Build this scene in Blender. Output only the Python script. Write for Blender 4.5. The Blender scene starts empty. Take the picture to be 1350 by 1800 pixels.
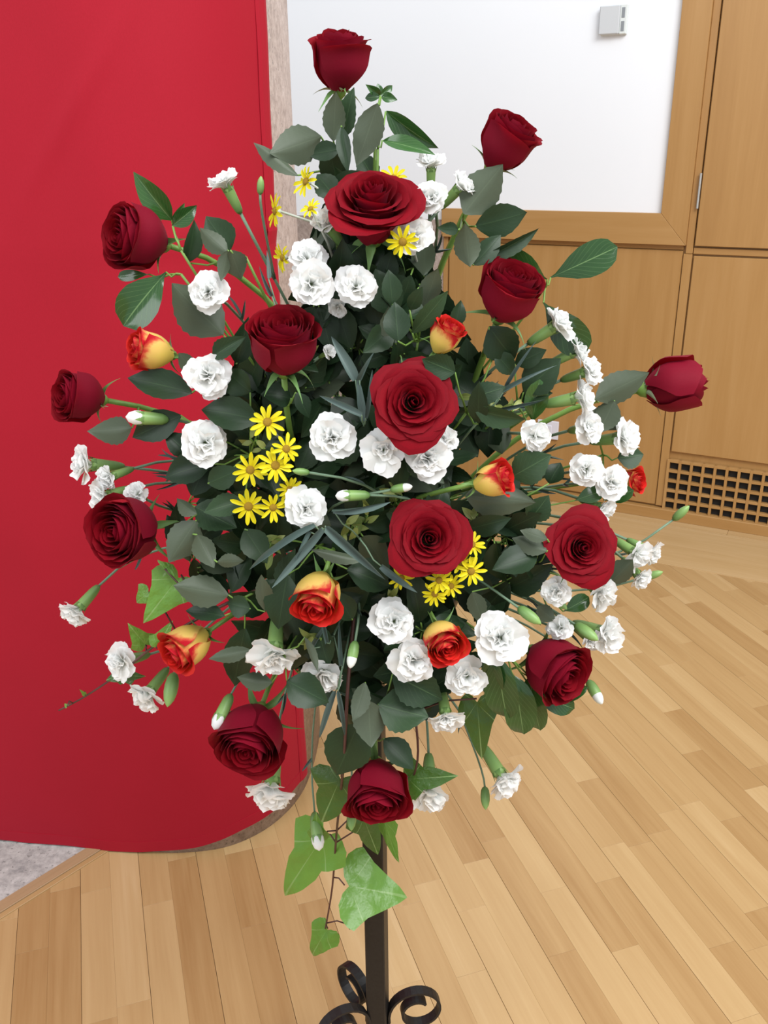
import bpy, bmesh, math, random
from mathutils import Vector, Matrix, noise
random.seed(7)
S = bpy.context.scene
COL = S.collection
PI = math.pi

# ------------------------------------------------------------------ camera
F = 1580.0                      # focal length in pixels of a 1350 x 1800 frame
TH = math.radians(22.4)         # pitch below the horizon
ROLL = 0.012
CAMP = Vector((0, 0, 1.5))
_r = Vector((1, 0, 0)); _f = Vector((0, math.cos(TH), -math.sin(TH))); _u = Vector((0, math.sin(TH), math.cos(TH)))
IR = math.cos(ROLL) * _r - math.sin(ROLL) * _u
IU = math.sin(ROLL) * _r + math.cos(ROLL) * _u
cam_d = bpy.data.cameras.new('camera'); cam = bpy.data.objects.new('camera', cam_d); COL.objects.link(cam)
cam_d.sensor_fit = 'VERTICAL'; cam_d.sensor_height = 36.0; cam_d.sensor_width = 27.0
cam_d.lens = F / 1800.0 * 36.0
cam_d.clip_start = 0.05
m = Matrix.Identity(4)
for i, v in enumerate((IR, IU, -_f)):
    m[0][i], m[1][i], m[2][i] = v
m.translation = CAMP
cam.matrix_world = m
S.camera = cam

# ------------------------------------------------------------------ light
W = bpy.data.worlds.new('world'); S.world = W; W.use_nodes = True
wn = W.node_tree.nodes; wl = W.node_tree.links
bg = wn['Background']
bg.inputs[0].default_value = (0.90, 0.95, 1.0, 1); bg.inputs[1].default_value = 0.57

def area(name, loc, target, size, energy, color=(1, 1, 1)):
    d = bpy.data.lights.new(name, 'AREA'); d.shape = 'RECTANGLE'; d.size = size[0]; d.size_y = size[1]
    d.energy = energy; d.color = color
    o = bpy.data.objects.new(name, d); COL.objects.link(o)
    o.location = loc
    o.rotation_euler = (Vector(target) - Vector(loc)).to_track_quat('-Z', 'Y').to_euler()
    return o
area('window_light_high', (1.6, -0.6, 4.2), (0, 1.3, 0.8), (3.2, 2.4), 165, (0.99, 0.995, 1.0))
area('window_light_side', (-3.0, -1.2, 3.0), (-0.2, 1.5, 0.9), (2.0, 2.4), 45, (0.95, 0.98, 1.0))
vs = S.view_settings
vs.view_transform = 'Standard'; vs.look = 'None'; vs.gamma = 1.0; vs.use_curve_mapping = False
vs.exposure = 0.5

# ------------------------------------------------------------------ helpers
def ray(x, y):
    return IR * ((x - 675) / F) + IU * ((900 - y) / F) + _f
def at(x, y, Y):
    d = ray(x, y); return CAMP + d * (Y / d.y)
def on_floor(x, y):
    d = ray(x, y); return CAMP + d * (-CAMP.z / d.z)
def mpp(P):                                     # metres per pixel at P
    return (P - CAMP).dot(_f) / F
def frame(P):
    T = (CAMP - P).normalized()
    R = (IR - T * IR.dot(T)).normalized()
    return R, T.cross(R), T
def vdir(P, a, b, c):
    R, U, T = frame(P); return (R * a + U * b + T * c).normalized()

def mesh(name, verts, faces, mat, uvs=None, smooth=True):
    me = bpy.data.meshes.new(name); me.from_pydata([tuple(v) for v in verts], [], faces)
    if uvs:
        ul = me.uv_layers.new(name='UVMap')
        for l in me.loops: ul.data[l.index].uv = uvs[l.vertex_index]
    if smooth:
        me.polygons.foreach_set('use_smooth', [True] * len(me.polygons))
    if mat: me.materials.append(mat)
    me.update(); return me
def link(name, me, parent=None, mtx=None):
    o = bpy.data.objects.new(name, me); COL.objects.link(o)
    if parent: o.parent = parent
    if mtx is not None: o.matrix_basis = mtx
    return o
def empty(name, loc, label, cat, group=None):
    o = bpy.data.objects.new(name, None); COL.objects.link(o); o.location = loc
    o.empty_display_size = 0.02
    tag(o, label, cat, group); return o
def tag(o, label=None, cat=None, group=None, kind=None):
    if label: o['label'] = label
    if cat: o['category'] = cat
    if group: o['group'] = group
    if kind: o['kind'] = kind
    return o
def box_data(x0, x1, y0, y1, z0, z1):
    v = [(x, y, z) for z in (z0, z1) for y in (y0, y1) for x in (x0, x1)]
    f = [(0, 2, 3, 1), (4, 5, 7, 6), (0, 1, 5, 4), (2, 6, 7, 3), (0, 4, 6, 2), (1, 3, 7, 5)]
    return v, f
def box_mesh(name, x0, x1, y0, y1, z0, z1, mat, bevel=0.0):
    v, f = box_data(x0, x1, y0, y1, z0, z1)
    me = mesh(name, v, f, mat, smooth=False)
    if bevel:
        bm = bmesh.new(); bm.from_mesh(me)
        bmesh.ops.bevel(bm, geom=bm.edges[:], offset=bevel, segments=1, affect='EDGES')
        bm.to_mesh(me); bm.free()
    return me
def tube_data(pts, rad, sides=6, cap=True):
    V, Fc = [], []
    n = len(pts)
    pts = [Vector(p) for p in pts]
    prevN = None
    for i, p in enumerate(pts):
        t = (pts[min(i + 1, n - 1)] - pts[max(i - 1, 0)]).normalized()
        if prevN is None:
            a = Vector((0, 0, 1)) if abs(t.z) < 0.9 else Vector((1, 0, 0))
            N = t.cross(a).normalized()
        else:
            N = (prevN - t * prevN.dot(t)).normalized()
        prevN = N; B = t.cross(N)
        r = rad[i] if isinstance(rad, (list, tuple)) else rad
        for k in range(sides):
            an = 2 * PI * k / sides
            V.append(p + (N * math.cos(an) + B * math.sin(an)) * r)
    for i in range(n - 1):
        for k in range(sides):
            a = i * sides + k; b = i * sides + (k + 1) % sides
            Fc.append((a, b, b + sides, a + sides))
    if cap:
        Fc.append(tuple(range(sides - 1, -1, -1))); Fc.append(tuple((n - 1) * sides + k for k in range(sides)))
    return V, Fc
def join(parts):
    V, Fc = [], []
    for v, f in parts:
        o = len(V); V += list(v); Fc += [tuple(i + o for i in q) for q in f]
    return V, Fc
def bez(p0, p1, p2, p3, n=10):
    return [p0 * (1 - t) ** 3 + p1 * 3 * t * (1 - t) ** 2 + p2 * 3 * t * t * (1 - t) + p3 * t ** 3 for t in [i / n for i in range(n + 1)]]
def lathe(prof, sides=10):
    V, Fc = [], []
    for r, z in prof:
        for k in range(sides):
            a = 2 * PI * k / sides; V.append((r * math.cos(a), r * math.sin(a), z))
    for i in range(len(prof) - 1):
        for k in range(sides):
            a = i * sides + k; b = i * sides + (k + 1) % sides
            Fc.append((a, b, b + sides, a + sides))
    Fc.append(tuple(range(sides - 1, -1, -1))); Fc.append(tuple((len(prof) - 1) * sides + k for k in range(sides)))
    return V, Fc
def basis(axis, spin=0.0):
    z = axis.normalized(); a = Vector((0, 0, 1)) if abs(z.z) < 0.95 else Vector((0, 1, 0))
    x = a.cross(z).normalized(); y = z.cross(x)
    M = Matrix.Identity(4)
    for i, v in enumerate((x, y, z)): M[0][i], M[1][i], M[2][i] = v
    return M @ Matrix.Rotation(spin, 4, 'Z')
def lerp_tab(x, xs, ys):
    if x <= xs[0]: return ys[0]
    for i in range(len(xs) - 1):
        if x <= xs[i + 1]:
            return ys[i] + (ys[i + 1] - ys[i]) * (x - xs[i]) / (xs[i + 1] - xs[i])
    return ys[-1]

# ------------------------------------------------------------------ materials
class NT:
    def __init__(s, name):
        s.m = bpy.data.materials.new(name); s.m.use_nodes = True
        s.t = s.m.node_tree; s.n = s.t.nodes; s.l = s.t.links
        s.bsdf = s.n['Principled BSDF']; s.out = s.n['Material Output']
    def node(s, typ, **kw):
        nd = s.n.new(typ)
        for k, v in kw.items(): setattr(nd, k, v)
        return nd
    def set(s, nd, **kw):
        for k, v in kw.items(): nd.inputs[k].default_value = v
    def math(s, op, a, b=None, clamp=False):
        nd = s.node('ShaderNodeMath', operation=op, use_clamp=clamp)
        for i, v in enumerate((a, b)):
            if v is None: continue
            if isinstance(v, (int, float)): nd.inputs[i].default_value = v
            else: s.l.new(v, nd.inputs[i])
        return nd.outputs[0]
    def mix(s, fac, a, b):
        nd = s.node('ShaderNodeMix', data_type='RGBA')
        for sock, v in ((nd.inputs[0], fac), (nd.inputs[6], a), (nd.inputs[7], b)):
            if isinstance(v, (int, float)): sock.default_value = v
            elif isinstance(v, tuple): sock.default_value = (*v, 1) if len(v) == 3 else v
            else: s.l.new(v, sock)
        return nd.outputs[2]
    def ramp(s, fac, stops):
        nd = s.node('ShaderNodeValToRGB'); e = nd.color_ramp.elements
        while len(e) < len(stops): e.new(0.5)
        for i, (p, c) in enumerate(stops):
            e[i].position = p; e[i].color = (*c, 1) if len(c) == 3 else c
        s.l.new(fac, nd.inputs[0]); return nd.outputs[0]
    def noise(s, vec, scale, detail=3, rough=0.5, w=None, dist=0.0):
        nd = s.node('ShaderNodeTexNoise', noise_dimensions='4D' if w is not None else '3D')
        nd.inputs['Scale'].default_value = scale; nd.inputs['Detail'].default_value = detail
        nd.inputs['Roughness'].default_value = rough; nd.inputs['Distortion'].default_value = dist
        if vec is not None: s.l.new(vec, nd.inputs['Vector'])
        if w is not None: s.l.new(w, nd.inputs['W'])
        return nd.outputs['Fac']
    def mapping(s, vec, scale=(1, 1, 1), rot=(0, 0, 0)):
        nd = s.node('ShaderNodeMapping'); nd.inputs['Scale'].default_value = scale; nd.inputs['Rotation'].default_value = rot
        s.l.new(vec, nd.inputs['Vector']); return nd.outputs[0]
    def coord(s, which='Object'):
        return s.node('ShaderNodeTexCoord').outputs[which]
    def rnd(s):
        return s.node('ShaderNodeObjectInfo').outputs['Random']
    def base(s, c, rough=0.5, spec=0.5):
        if isinstance(c, tuple): s.bsdf.inputs['Base Color'].default_value = (*c, 1)
        else: s.l.new(c, s.bsdf.inputs['Base Color'])
        s.bsdf.inputs['Roughness'].default_value = rough
        s.bsdf.inputs['Specular IOR Level'].default_value = spec
    def bump(s, h, strength=0.2, dist=0.002):
        nd = s.node('ShaderNodeBump'); nd.inputs['Strength'].default_value = strength; nd.inputs['Distance'].default_value = dist
        s.l.new(h, nd.inputs['Height']); s.l.new(nd.outputs[0], s.bsdf.inputs['Normal'])
    def translucent(s, c, fac):
        tr = s.node('ShaderNodeBsdfTranslucent'); mx = s.node('ShaderNodeMixShader'); mx.inputs[0].default_value = fac
        if isinstance(c, tuple): tr.inputs[0].default_value = (*c, 1)
        else: s.l.new(c, tr.inputs[0])
        s.l.new(s.bsdf.outputs[0], mx.inputs[1]); s.l.new(tr.outputs[0], mx.inputs[2]); s.l.new(mx.outputs[0], s.out.inputs[0])
    def backfacing(s):
        return s.node('ShaderNodeNewGeometry').outputs['Backfacing']
    def uv(s):
        sp = s.node('ShaderNodeSeparateXYZ'); s.l.new(s.coord('UV'), sp.inputs[0]); return sp.outputs[0], sp.outputs[1]

def wood_mat(name, stops, long_axis, rough=0.38, var=0.5, scale=1.0):
    k = NT(name); c = k.coord('Object'); r = k.rnd()
    sc = [14, 14, 14]; sc[long_axis] = 0.9
    v = k.mapping(c, tuple(x * scale for x in sc))
    w = k.math('MULTIPLY', r, 37.0)
    g1 = k.noise(v, 2.2, 4, 0.55, w, 0.6)
    sc2 = [90, 90, 90]; sc2[long_axis] = 3.0
    v2 = k.mapping(c, tuple(x * scale for x in sc2))
    g2 = k.noise(v2, 2.0, 2, 0.6, w)
    f = k.math('ADD', k.math('MULTIPLY', g1, 0.75 - var * 0.35), k.math('MULTIPLY', g2, 0.22))
    f = k.math('ADD', f, k.math('MULTIPLY', k.math('SUBTRACT', r, 0.5), var))
    col = k.ramp(f, stops)
    k.base(col, rough, 0.4)
    k.bump(g2, 0.06, 0.001)
    return k.m
FLOOR_WOOD = wood_mat('oak_floor', [(0.05, (0.34, 0.19, 0.072)), (0.36, (0.44, 0.275, 0.12)), (0.62, (0.50, 0.33, 0.155)), (0.95, (0.60, 0.43, 0.24))], 0, 0.36, 0.5)
WALL_WOOD = wood_mat('oak_panel', [(0.05, (0.33, 0.165, 0.050)), (0.45, (0.415, 0.225, 0.076)), (0.9, (0.50, 0.295, 0.12))], 2, 0.36, 0.18, 0.7)
RAIL_WOOD = wood_mat('oak_rail', [(0.05, (0.33, 0.165, 0.050)), (0.45, (0.415, 0.225, 0.076)), (0.9, (0.50, 0.295, 0.12))], 0, 0.36, 0.18, 0.7)
DARK_WOOD = wood_mat('oak_threshold', [(0.1, (0.20, 0.12, 0.06)), (0.5, (0.36, 0.23, 0.12)), (0.9, (0.50, 0.33, 0.18))], 0, 0.5, 0.1)

def plain(name, c, rough=0.5, spec=0.5, metal=0.0):
    k = NT(name); k.base(c, rough, spec); k.bsdf.inputs['Metallic'].default_value = metal; return k.m
PLASTER = NT('white_plaster'); _n = PLASTER.noise(PLASTER.coord(), 3, 4); PLASTER.base(PLASTER.mix(_n, (0.85, 0.875, 0.915), (0.88, 0.90, 0.94)), 0.6, 0.3); PLASTER = PLASTER.m
def granite(name, stops, scale=1.0):
    k = NT(name); c = k.coord()
    a = k.noise(c, 60 * scale, 6, 0.7); b = k.noise(c, 9 * scale, 3, 0.5)
    vo = k.node('ShaderNodeTexVoronoi'); vo.inputs['Scale'].default_value = 120 * scale; k.l.new(c, vo.inputs['Vector'])
    f = k.math('ADD', k.math('MULTIPLY', a, 0.7), k.math('MULTIPLY', b, 0.3))
    col = k.ramp(f, stops)
    sp = k.math('GREATER_THAN', k.noise(c, 150 * scale, 2, 0.5), 0.66)
    col = k.mix(k.math('MULTIPLY', sp, 0.55), col, (0.10, 0.095, 0.09))
    k.base(col, 0.6, 0.3); k.bump(a, 0.25, 0.002); return k.m
STONE = granite('pink_granite', [(0.3, (0.22, 0.165, 0.14)), (0.5, (0.40, 0.315, 0.275)), (0.7, (0.56, 0.47, 0.43))])
GRANITE = granite('grey_granite', [(0.3, (0.20, 0.195, 0.19)), (0.5, (0.40, 0.385, 0.36)), (0.7, (0.60, 0.58, 0.55))], 0.8)

k = NT('red_cloth'); c = k.coord(); wv = k.noise(k.mapping(c, (900, 900, 250)), 1.0, 2); big = k.noise(c, 5, 3)
k.base(k.mix(k.math('ADD', k.math('MULTIPLY', wv, 0.5), k.math('MULTIPLY', big, 0.4)), (0.285, 0.003, 0.012), (0.385, 0.005, 0.022)), 0.75, 0.25)
k.bsdf.inputs['Sheen Weight'].default_value = 0.10; k.bsdf.inputs['Sheen Roughness'].default_value = 0.4
k.bsdf.inputs['Sheen Tint'].default_value = (1, 0.45, 0.5, 1)
k.bump(wv, 0.12, 0.0008); CLOTH = k.m

IRON = NT('black_iron'); _n = IRON.noise(IRON.coord(), 180, 4); IRON.base(IRON.mix(_n, (0.007, 0.006, 0.006), (0.020, 0.018, 0.017)), 0.45, 0.3); IRON.bump(_n, 0.15, 0.0006); IRON = IRON.m
DARK = plain('duct_dark', (0.012, 0.011, 0.010), 0.8)
STEEL = plain('steel', (0.62, 0.62, 0.60), 0.35, 0.5, 0.9)
GREYP = plain('grey_plastic', (0.58, 0.60, 0.62), 0.5)
LIGHTP = plain('light_plastic', (0.70, 0.74, 0.73), 0.5)
SLOT = plain('slot_grey', (0.25, 0.27, 0.29), 0.6)
SOCK = plain('socket_white', (0.74, 0.73, 0.80), 0.4)
FOAM = plain('floral_foam', (0.03, 0.08, 0.03), 0.9)

def red_rose_mat():
    k = NT('red_rose_petal'); u, v = k.uv(); n = k.noise(k.coord(), 55, 3); r = k.rnd()
    fr = k.mix(n, (0.145, 0.001, 0.005), (0.265, 0.002, 0.010))
    ed = k.math('GREATER_THAN', v, 0.94)
    fr = k.mix(k.math('MULTIPLY', ed, 0.35), fr, (0.12, 0.002, 0.006))
    bk = k.mix(n, (0.145, 0.002, 0.010), (0.23, 0.005, 0.023))
    # the outside of each petal is the Z- side of the patch
    col = k.mix(k.backfacing(), fr, bk)
    col = k.mix(k.math('MULTIPLY', r, 0.25), col, (0.16, 0.002, 0.010))
    k.base(col, 0.65, 0.12); k.bsdf.inputs['Sheen Weight'].default_value = 0.05; k.bsdf.inputs['Sheen Tint'].default_value = (1, 0.25, 0.35, 1)
    wr = k.noise(k.mapping(k.coord('UV'), (30, 5, 1)), 1.0, 2); k.bump(wr, 0.10, 0.001)
    k.translucent((0.50, 0.003, 0.012), 0.16); return k.m
RED = red_rose_mat()
def bicolor_mat():
    k = NT('red_yellow_petal'); u, v = k.uv(); n = k.noise(k.mapping(k.coord('UV'), (7, 3, 1)), 1.0, 3, 0.6, k.math('MULTIPLY', k.rnd(), 20))
    side = k.math('POWER', k.math('MULTIPLY', k.math('ABSOLUTE', k.math('SUBTRACT', u, 0.5)), 2.0), 3.0)
    f = k.math('ADD', v, k.math('MULTIPLY', side, 0.30)); f = k.math('ADD', f, k.math('MULTIPLY', k.math('SUBTRACT', n, 0.5), 0.55))
    bk = k.ramp(f, [(0.30, (0.74, 0.55, 0.11)), (0.68, (0.80, 0.52, 0.14)), (0.86, (0.66, 0.10, 0.05)), (1.0, (0.50, 0.010, 0.022))])
    fr = k.ramp(f, [(0.20, (0.80, 0.42, 0.06)), (0.50, (0.74, 0.13, 0.03)), (0.85, (0.68, 0.022, 0.016))])
    col = k.mix(k.backfacing(), fr, bk)
    k.base(col, 0.5, 0.25); k.translucent(col, 0.2); return k.m
BICOL = bicolor_mat()
k = NT('white_carnation_petal'); u, v = k.uv(); n = k.noise(k.mapping(k.coord('UV'), (26, 2, 1)), 1.0, 2)
_c = k.ramp(v, [(0.0, (0.66, 0.74, 0.50)), (0.35, (0.90, 0.91, 0.88)), (1.0, (0.94, 0.94, 0.94))])
k.base(_c, 0.6, 0.2); k.bump(n, 0.12, 0.001); k.translucent((0.93, 0.94, 0.92), 0.36); WHITE = k.m
k = NT('daisy_petal'); u, v = k.uv(); k.base(k.mix(v, (0.68, 0.54, 0.005), (0.72, 0.64, 0.012)), 0.5, 0.2); k.translucent((0.8, 0.68, 0.01), 0.2); YELLOW = k.m
k = NT('daisy_disc'); n = k.noise(k.coord(), 600, 2); k.base(k.mix(n, (0.22, 0.12, 0.008), (0.62, 0.36, 0.010)), 0.7); k.bump(n, 0.8, 0.001); DISC = k.m
def stem_mat(name, a, b, sc=60):
    k = NT(name); n = k.noise(k.coord(), sc, 3); k.base(k.mix(n, a, b), 0.45, 0.4); return k.m
STEM_ROSE = stem_mat('rose_stem', (0.10, 0.20, 0.035), (0.20, 0.34, 0.07))
STEM_CARN = stem_mat('carnation_stem', (0.11, 0.19, 0.12), (0.19, 0.28, 0.18))
STEM_GREY = stem_mat('woolly_stem', (0.36, 0.40, 0.33), (0.52, 0.55, 0.48))
STEM_RED = stem_mat('ivy_stem', (0.05, 0.018, 0.018), (0.12, 0.05, 0.04))
k = NT('calyx_green'); sp = k.node('ShaderNodeSeparateXYZ'); k.l.new(k.coord('Generated'), sp.inputs[0]); n = k.noise(k.coord(), 150, 3)
k.base(k.mix(k.math('ADD', k.math('MULTIPLY', sp.outputs[2], 0.55), k.math('MULTIPLY', n, 0.4)), (0.055, 0.135, 0.034), (0.29, 0.46, 0.14)), 0.42, 0.4); CALYX = k.m
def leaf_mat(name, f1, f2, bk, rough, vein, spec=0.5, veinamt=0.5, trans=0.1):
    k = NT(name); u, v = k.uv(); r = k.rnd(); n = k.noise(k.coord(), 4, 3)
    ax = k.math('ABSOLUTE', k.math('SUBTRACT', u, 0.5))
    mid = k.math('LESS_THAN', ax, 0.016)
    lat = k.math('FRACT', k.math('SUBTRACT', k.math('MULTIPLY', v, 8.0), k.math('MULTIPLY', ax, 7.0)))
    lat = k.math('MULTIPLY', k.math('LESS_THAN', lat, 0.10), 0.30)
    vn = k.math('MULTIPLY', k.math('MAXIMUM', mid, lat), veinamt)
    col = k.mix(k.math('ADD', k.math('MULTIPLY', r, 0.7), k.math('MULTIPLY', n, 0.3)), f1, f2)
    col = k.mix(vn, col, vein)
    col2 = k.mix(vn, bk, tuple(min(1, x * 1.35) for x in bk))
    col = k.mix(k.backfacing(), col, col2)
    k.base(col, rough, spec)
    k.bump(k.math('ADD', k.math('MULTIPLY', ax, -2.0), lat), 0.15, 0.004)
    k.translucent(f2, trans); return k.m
LEAF_ROSE = leaf_mat('rose_leaf', (0.014, 0.034, 0.014), (0.034, 0.070, 0.028), (0.076, 0.096, 0.062), 0.45, (0.08, 0.14, 0.06), 0.28)
LEAF_GLOSS = leaf_mat('glossy_leaf', (0.014, 0.050, 0.012), (0.045, 0.13, 0.028), (0.11, 0.19, 0.08), 0.16, (0.22, 0.36, 0.14), 0.6)
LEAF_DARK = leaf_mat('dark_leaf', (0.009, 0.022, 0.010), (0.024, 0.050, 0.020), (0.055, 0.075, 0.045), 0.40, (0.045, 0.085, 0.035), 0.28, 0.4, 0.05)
LEAF_STRAP = leaf_mat('carnation_leaf', (0.06, 0.10, 0.088), (0.11, 0.155, 0.14), (0.08, 0.125, 0.10), 0.5, (0.2, 0.27, 0.24), 0.4, 0.3)
LEAF_VAR = leaf_mat('variegated_leaf', (0.10, 0.17, 0.035), (0.36, 0.40, 0.11), (0.30, 0.33, 0.14), 0.45, (0.5, 0.5, 0.2))
SEPAL = leaf_mat('sepal', (0.10, 0.22, 0.06), (0.17, 0.30, 0.09), (0.34, 0.42, 0.27), 0.5, (0.25, 0.4, 0.16), 0.4, 0.2)
def ivy_mat(name, f1, f2, bk):
    k = NT(name); u, v = k.uv(); r = k.rnd(); n = k.noise(k.coord(), 5, 3)
    an = k.math('ARCTAN2', k.math('SUBTRACT', u, 0.5), k.math('SUBTRACT', v, 0.08))
    d = k.math('ABSOLUTE', k.math('SINE', k.math('MULTIPLY', an, 3.2)))
    vn = k.math('MULTIPLY', k.math('LESS_THAN', d, 0.07), 0.45)
    col = k.mix(k.math('ADD', k.math('MULTIPLY', r, 0.5), k.math('MULTIPLY', n, 0.5)), f1, f2)
    col = k.mix(vn, col, (0.33, 0.48, 0.20))
    col = k.mix(k.backfacing(), col, bk)
    k.base(col, 0.33, 0.5); k.bump(n, 0.3, 0.01); k.translucent((0.25, 0.5, 0.05), 0.18); return k.m
IVY = ivy_mat('ivy_leaf', (0.075, 0.20, 0.028), (0.17, 0.36, 0.055), (0.24, 0.42, 0.13))
IVY_DARK = ivy_mat('ivy_leaf_dark', (0.022, 0.07, 0.014), (0.05, 0.135, 0.024), (0.10, 0.2, 0.06))

# ------------------------------------------------------------------ setting: wall
WA = math.radians(-27.5)
UW = Vector((math.cos(WA), math.sin(WA), 0)); NW = Vector((math.sin(WA), -math.cos(WA), 0))   # along the wall (right), out of the wall
WQ = on_floor(1350, 941); WQ.z = 0
MW = Matrix.Identity(4)
for i, v in enumerate((UW, -NW, Vector((0, 0, 1)))): MW[0][i], MW[1][i], MW[2][i] = v
MW.translation = WQ                        # local: x along wall, -y into the room, z up
def uv_wall(x, y, off=0.0):
    d = ray(x, y); t = ((WQ - CAMP).dot(NW) + off) / d.dot(NW); P = CAMP + d * t
    return (P - WQ).dot(UW), P.z
def wallbox(name, u0, u1, v0, v1, w0, w1, mat, bevel=0.0015, parent=None):
    o = link(name, box_mesh(name, u0, u1, -w1, -w0, v0, v1, mat, bevel))
    if parent: o.parent = parent
    else: o.matrix_basis = MW
    return o
def struct(o, label, cat='wall'):
    tag(o, label, cat, kind='structure'); return o
uFI, vFI = uv_wall(1162, 375, 0.02)        # inner corner of the oak frame
uFO, vFO = uv_wall(1205, 432, 0.02)        # outer corner
uG = uv_wall(1222, 432)[0]; vD1 = uv_wall(1224, 432)[1]; vD2t = uv_wall(1224, 450)[1]; vD2b = uv_wall(1180, 793)[1]
uL = uv_wall(781, 400)[0]; uPL = uv_wall(788, 430)[0]
uPR, vPT = uv_wall(1201, 441)
U0, U1, VT = -4.2, 1.6, 3.1
struct(wallbox('wall_back', U0, uFO - 0.02, vFI - 0.05, VT, -0.12, 0.0, PLASTER), 'white plastered wall above the oak panelling')
struct(wallbox('wall_dado', U0, uL, 0, vFI - 0.045, -0.12, 0.0, STONE), 'pinkish granite wall base left of the oak panelling')
struct(wallbox('wall_panelling', uL, U1, 0, VT, -0.14, -0.012, WALL_WOOD), 'oak panelling backing the cupboard doors and lower panel')
# mitred frame round the white wall
def prism(name, poly, w0, w1, mat):
    n = len(poly); v = [(a, -w0, b) for a, b in poly] + [(a, -w1, b) for a, b in poly]
    f = [tuple(range(n - 1, -1, -1)), tuple(range(n, 2 * n))] + [(i, (i + 1) % n, n + (i + 1) % n, n + i) for i in range(n)]
    me = mesh(name, v, f, mat, smooth=False)
    bm = bmesh.new(); bm.from_mesh(me); bmesh.ops.recalc_face_normals(bm, faces=bm.faces[:])
    bmesh.ops.bevel(bm, geom=bm.edges[:], offset=0.0012, segments=1, affect='EDGES'); bm.to_mesh(me); bm.free()
    return link(name, me, None, MW)
struct(prism('trim_1', [(uL - 0.004, vFI), (uFI, vFI), (uFO, vFO), (uL - 0.004, vFO)], -0.01, 0.022, RAIL_WOOD), 'oak rail under the white wall with a mitred right end', 'trim')
struct(prism('trim_2', [(uFI, vFI + 0.0006), (uFI, VT), (uFO, VT), (uFO, vFO + 0.0006)], -0.01, 0.022, WALL_WOOD), 'oak upright framing the right side of the white wall', 'trim')
struct(wallbox('trim_3', uFO, uG - 0.006, vFO - 0.03, VT, -0.012, 0.006, WALL_WOOD), 'narrow oak stile between the frame and the upper cupboard door', 'trim')
# lower panel with its stiles and rail
struct(wallbox('trim_4', uPR + 0.003, uG - 0.006, 0.055, vFO - 0.031, -0.012, 0.004, WALL_WOOD), 'oak stile right of the lower panel', 'trim')
struct(wallbox('trim_5', uL, uPL, 0.055, vFO - 0.002, -0.012, 0.006, WALL_WOOD), 'oak stile at the left end of the panelling', 'trim')
struct(wallbox('wall_lower_panel', uPL + 0.004, uPR, 0.055, vPT, -0.012, 0.0, WALL_WOOD, 0.003), 'oak panel with flame grain below the white wall')
struct(wallbox('trim_6', uPL + 0.004, uPR, vPT + 0.003, vFO - 0.002, -0.012, -0.003, RAIL_WOOD), 'thin oak fillet above the lower panel', 'trim')
# cupboard doors
d1 = struct(wallbox('door_1', uG, U1, vD1, VT, -0.012, 0.014, WALL_WOOD, 0.002), 'upper oak cupboard door with a steel hinge', 'door')
h0 = uv_wall(1236, 304)[1]; h1 = uv_wall(1230, 366)[1]
hv, hf = join([tube_data([(uG - 0.006, -0.018, h1 + (h0 - h1) * a), (uG - 0.006, -0.018, h1 + (h0 - h1) * b)], 0.0045, 10) for a, b in ((0, .33), (.335, .665), (.67, 1))])
hg = link('hinge', mesh('hinge', hv, hf, STEEL, None, False)); hg.parent = d1
struct(wallbox('trim_7', uG - 0.004, U1, vD2t + 0.007, vD1 - 0.007, -0.012, 0.002, RAIL_WOOD), 'oak rail between the two cupboard doors', 'trim')
struct(wallbox('door_2', uG, U1, vD2b, vD2t, -0.012, 0.004, WALL_WOOD, 0.002), 'lower oak cupboard door above the vent grille', 'door')
# vent grille
gu, gv1 = uv_wall(1174, 806); gv0 = uv_wall(1166, 896)[1]
gr = empty('vent_grille', (0, 0, 0), 'oak lattice vent grille with dark square openings under the lower cupboard door', 'grille'); gr.matrix_basis = MW
wallbox('duct', gu + 0.01, U1 - 0.01, gv0 + 0.01, gv1 - 0.01, -0.0118, -0.0095, DARK, 0, gr)
pu = 0.0452 * (WQ.length / 3.6); nr = 5; pv = (gv1 - gv0 - 0.008) / nr
ncol = int((U1 - gu) / pu)
slat_v = box_mesh('slat', -0.0055, 0.0055, -0.012, 0.009, gv0, gv1, WALL_WOOD, 0.0006)
for i in range(ncol + 1):
    o = link('slat', slat_v, gr); o.location = (gu + 0.006 + i * pu, 0, 0)
slat_h = box_mesh('slat', gu, gu + ncol * pu + 0.012, -0.0105, 0.009, -0.006, 0.006, RAIL_WOOD, 0.0006)
for j in range(nr + 1):
    o = link('slat', slat_h, gr); o.location = (0, 0, gv0 + 0.006 + j * (gv1 - gv0 - 0.012) / nr)
struct(wallbox('baseboard_back', uL, U1, 0, 0.048, -0.012, 0.022, RAIL_WOOD, 0.003), 'low oak skirting below the panelling', 'baseboard')
# sensor box
su0, sv1 = uv_wall(1056, 10, 0.02); su1, sv0 = uv_wall(1099, 60, 0.02); su1 = uv_wall(1104, 10, 0.02)[0]
se = empty('wall_sensor', (0, 0, 0), 'small square grey sensor box high on the white wall', 'sensor'); se.matrix_basis = MW
sp_ = su1 - (su1 - su0) * 0.26
wallbox('back_plate', su0 + 0.004, su1, sv0, sv1, 0.0005, 0.012, LIGHTP, 0.002, se)
wallbox('cover', su0, sp_, sv0 + 0.002, sv1 - 0.002, 0.010, 0.028, GREYP, 0.003, se)
wallbox('side_housing', sp_, su1, sv0 + 0.001, sv1 - 0.001, 0.010, 0.022, LIGHTP, 0.002, se)
for a in (0.10, 0.55):
    sl = wallbox('louvre', sp_ + 0.006, su1 - 0.008, sv0 + (sv1 - sv0) * a, sv0 + (sv1 - sv0) * (a + 0.34), 0.020, 0.0232, SLOT, 0.0005, se)
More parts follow.
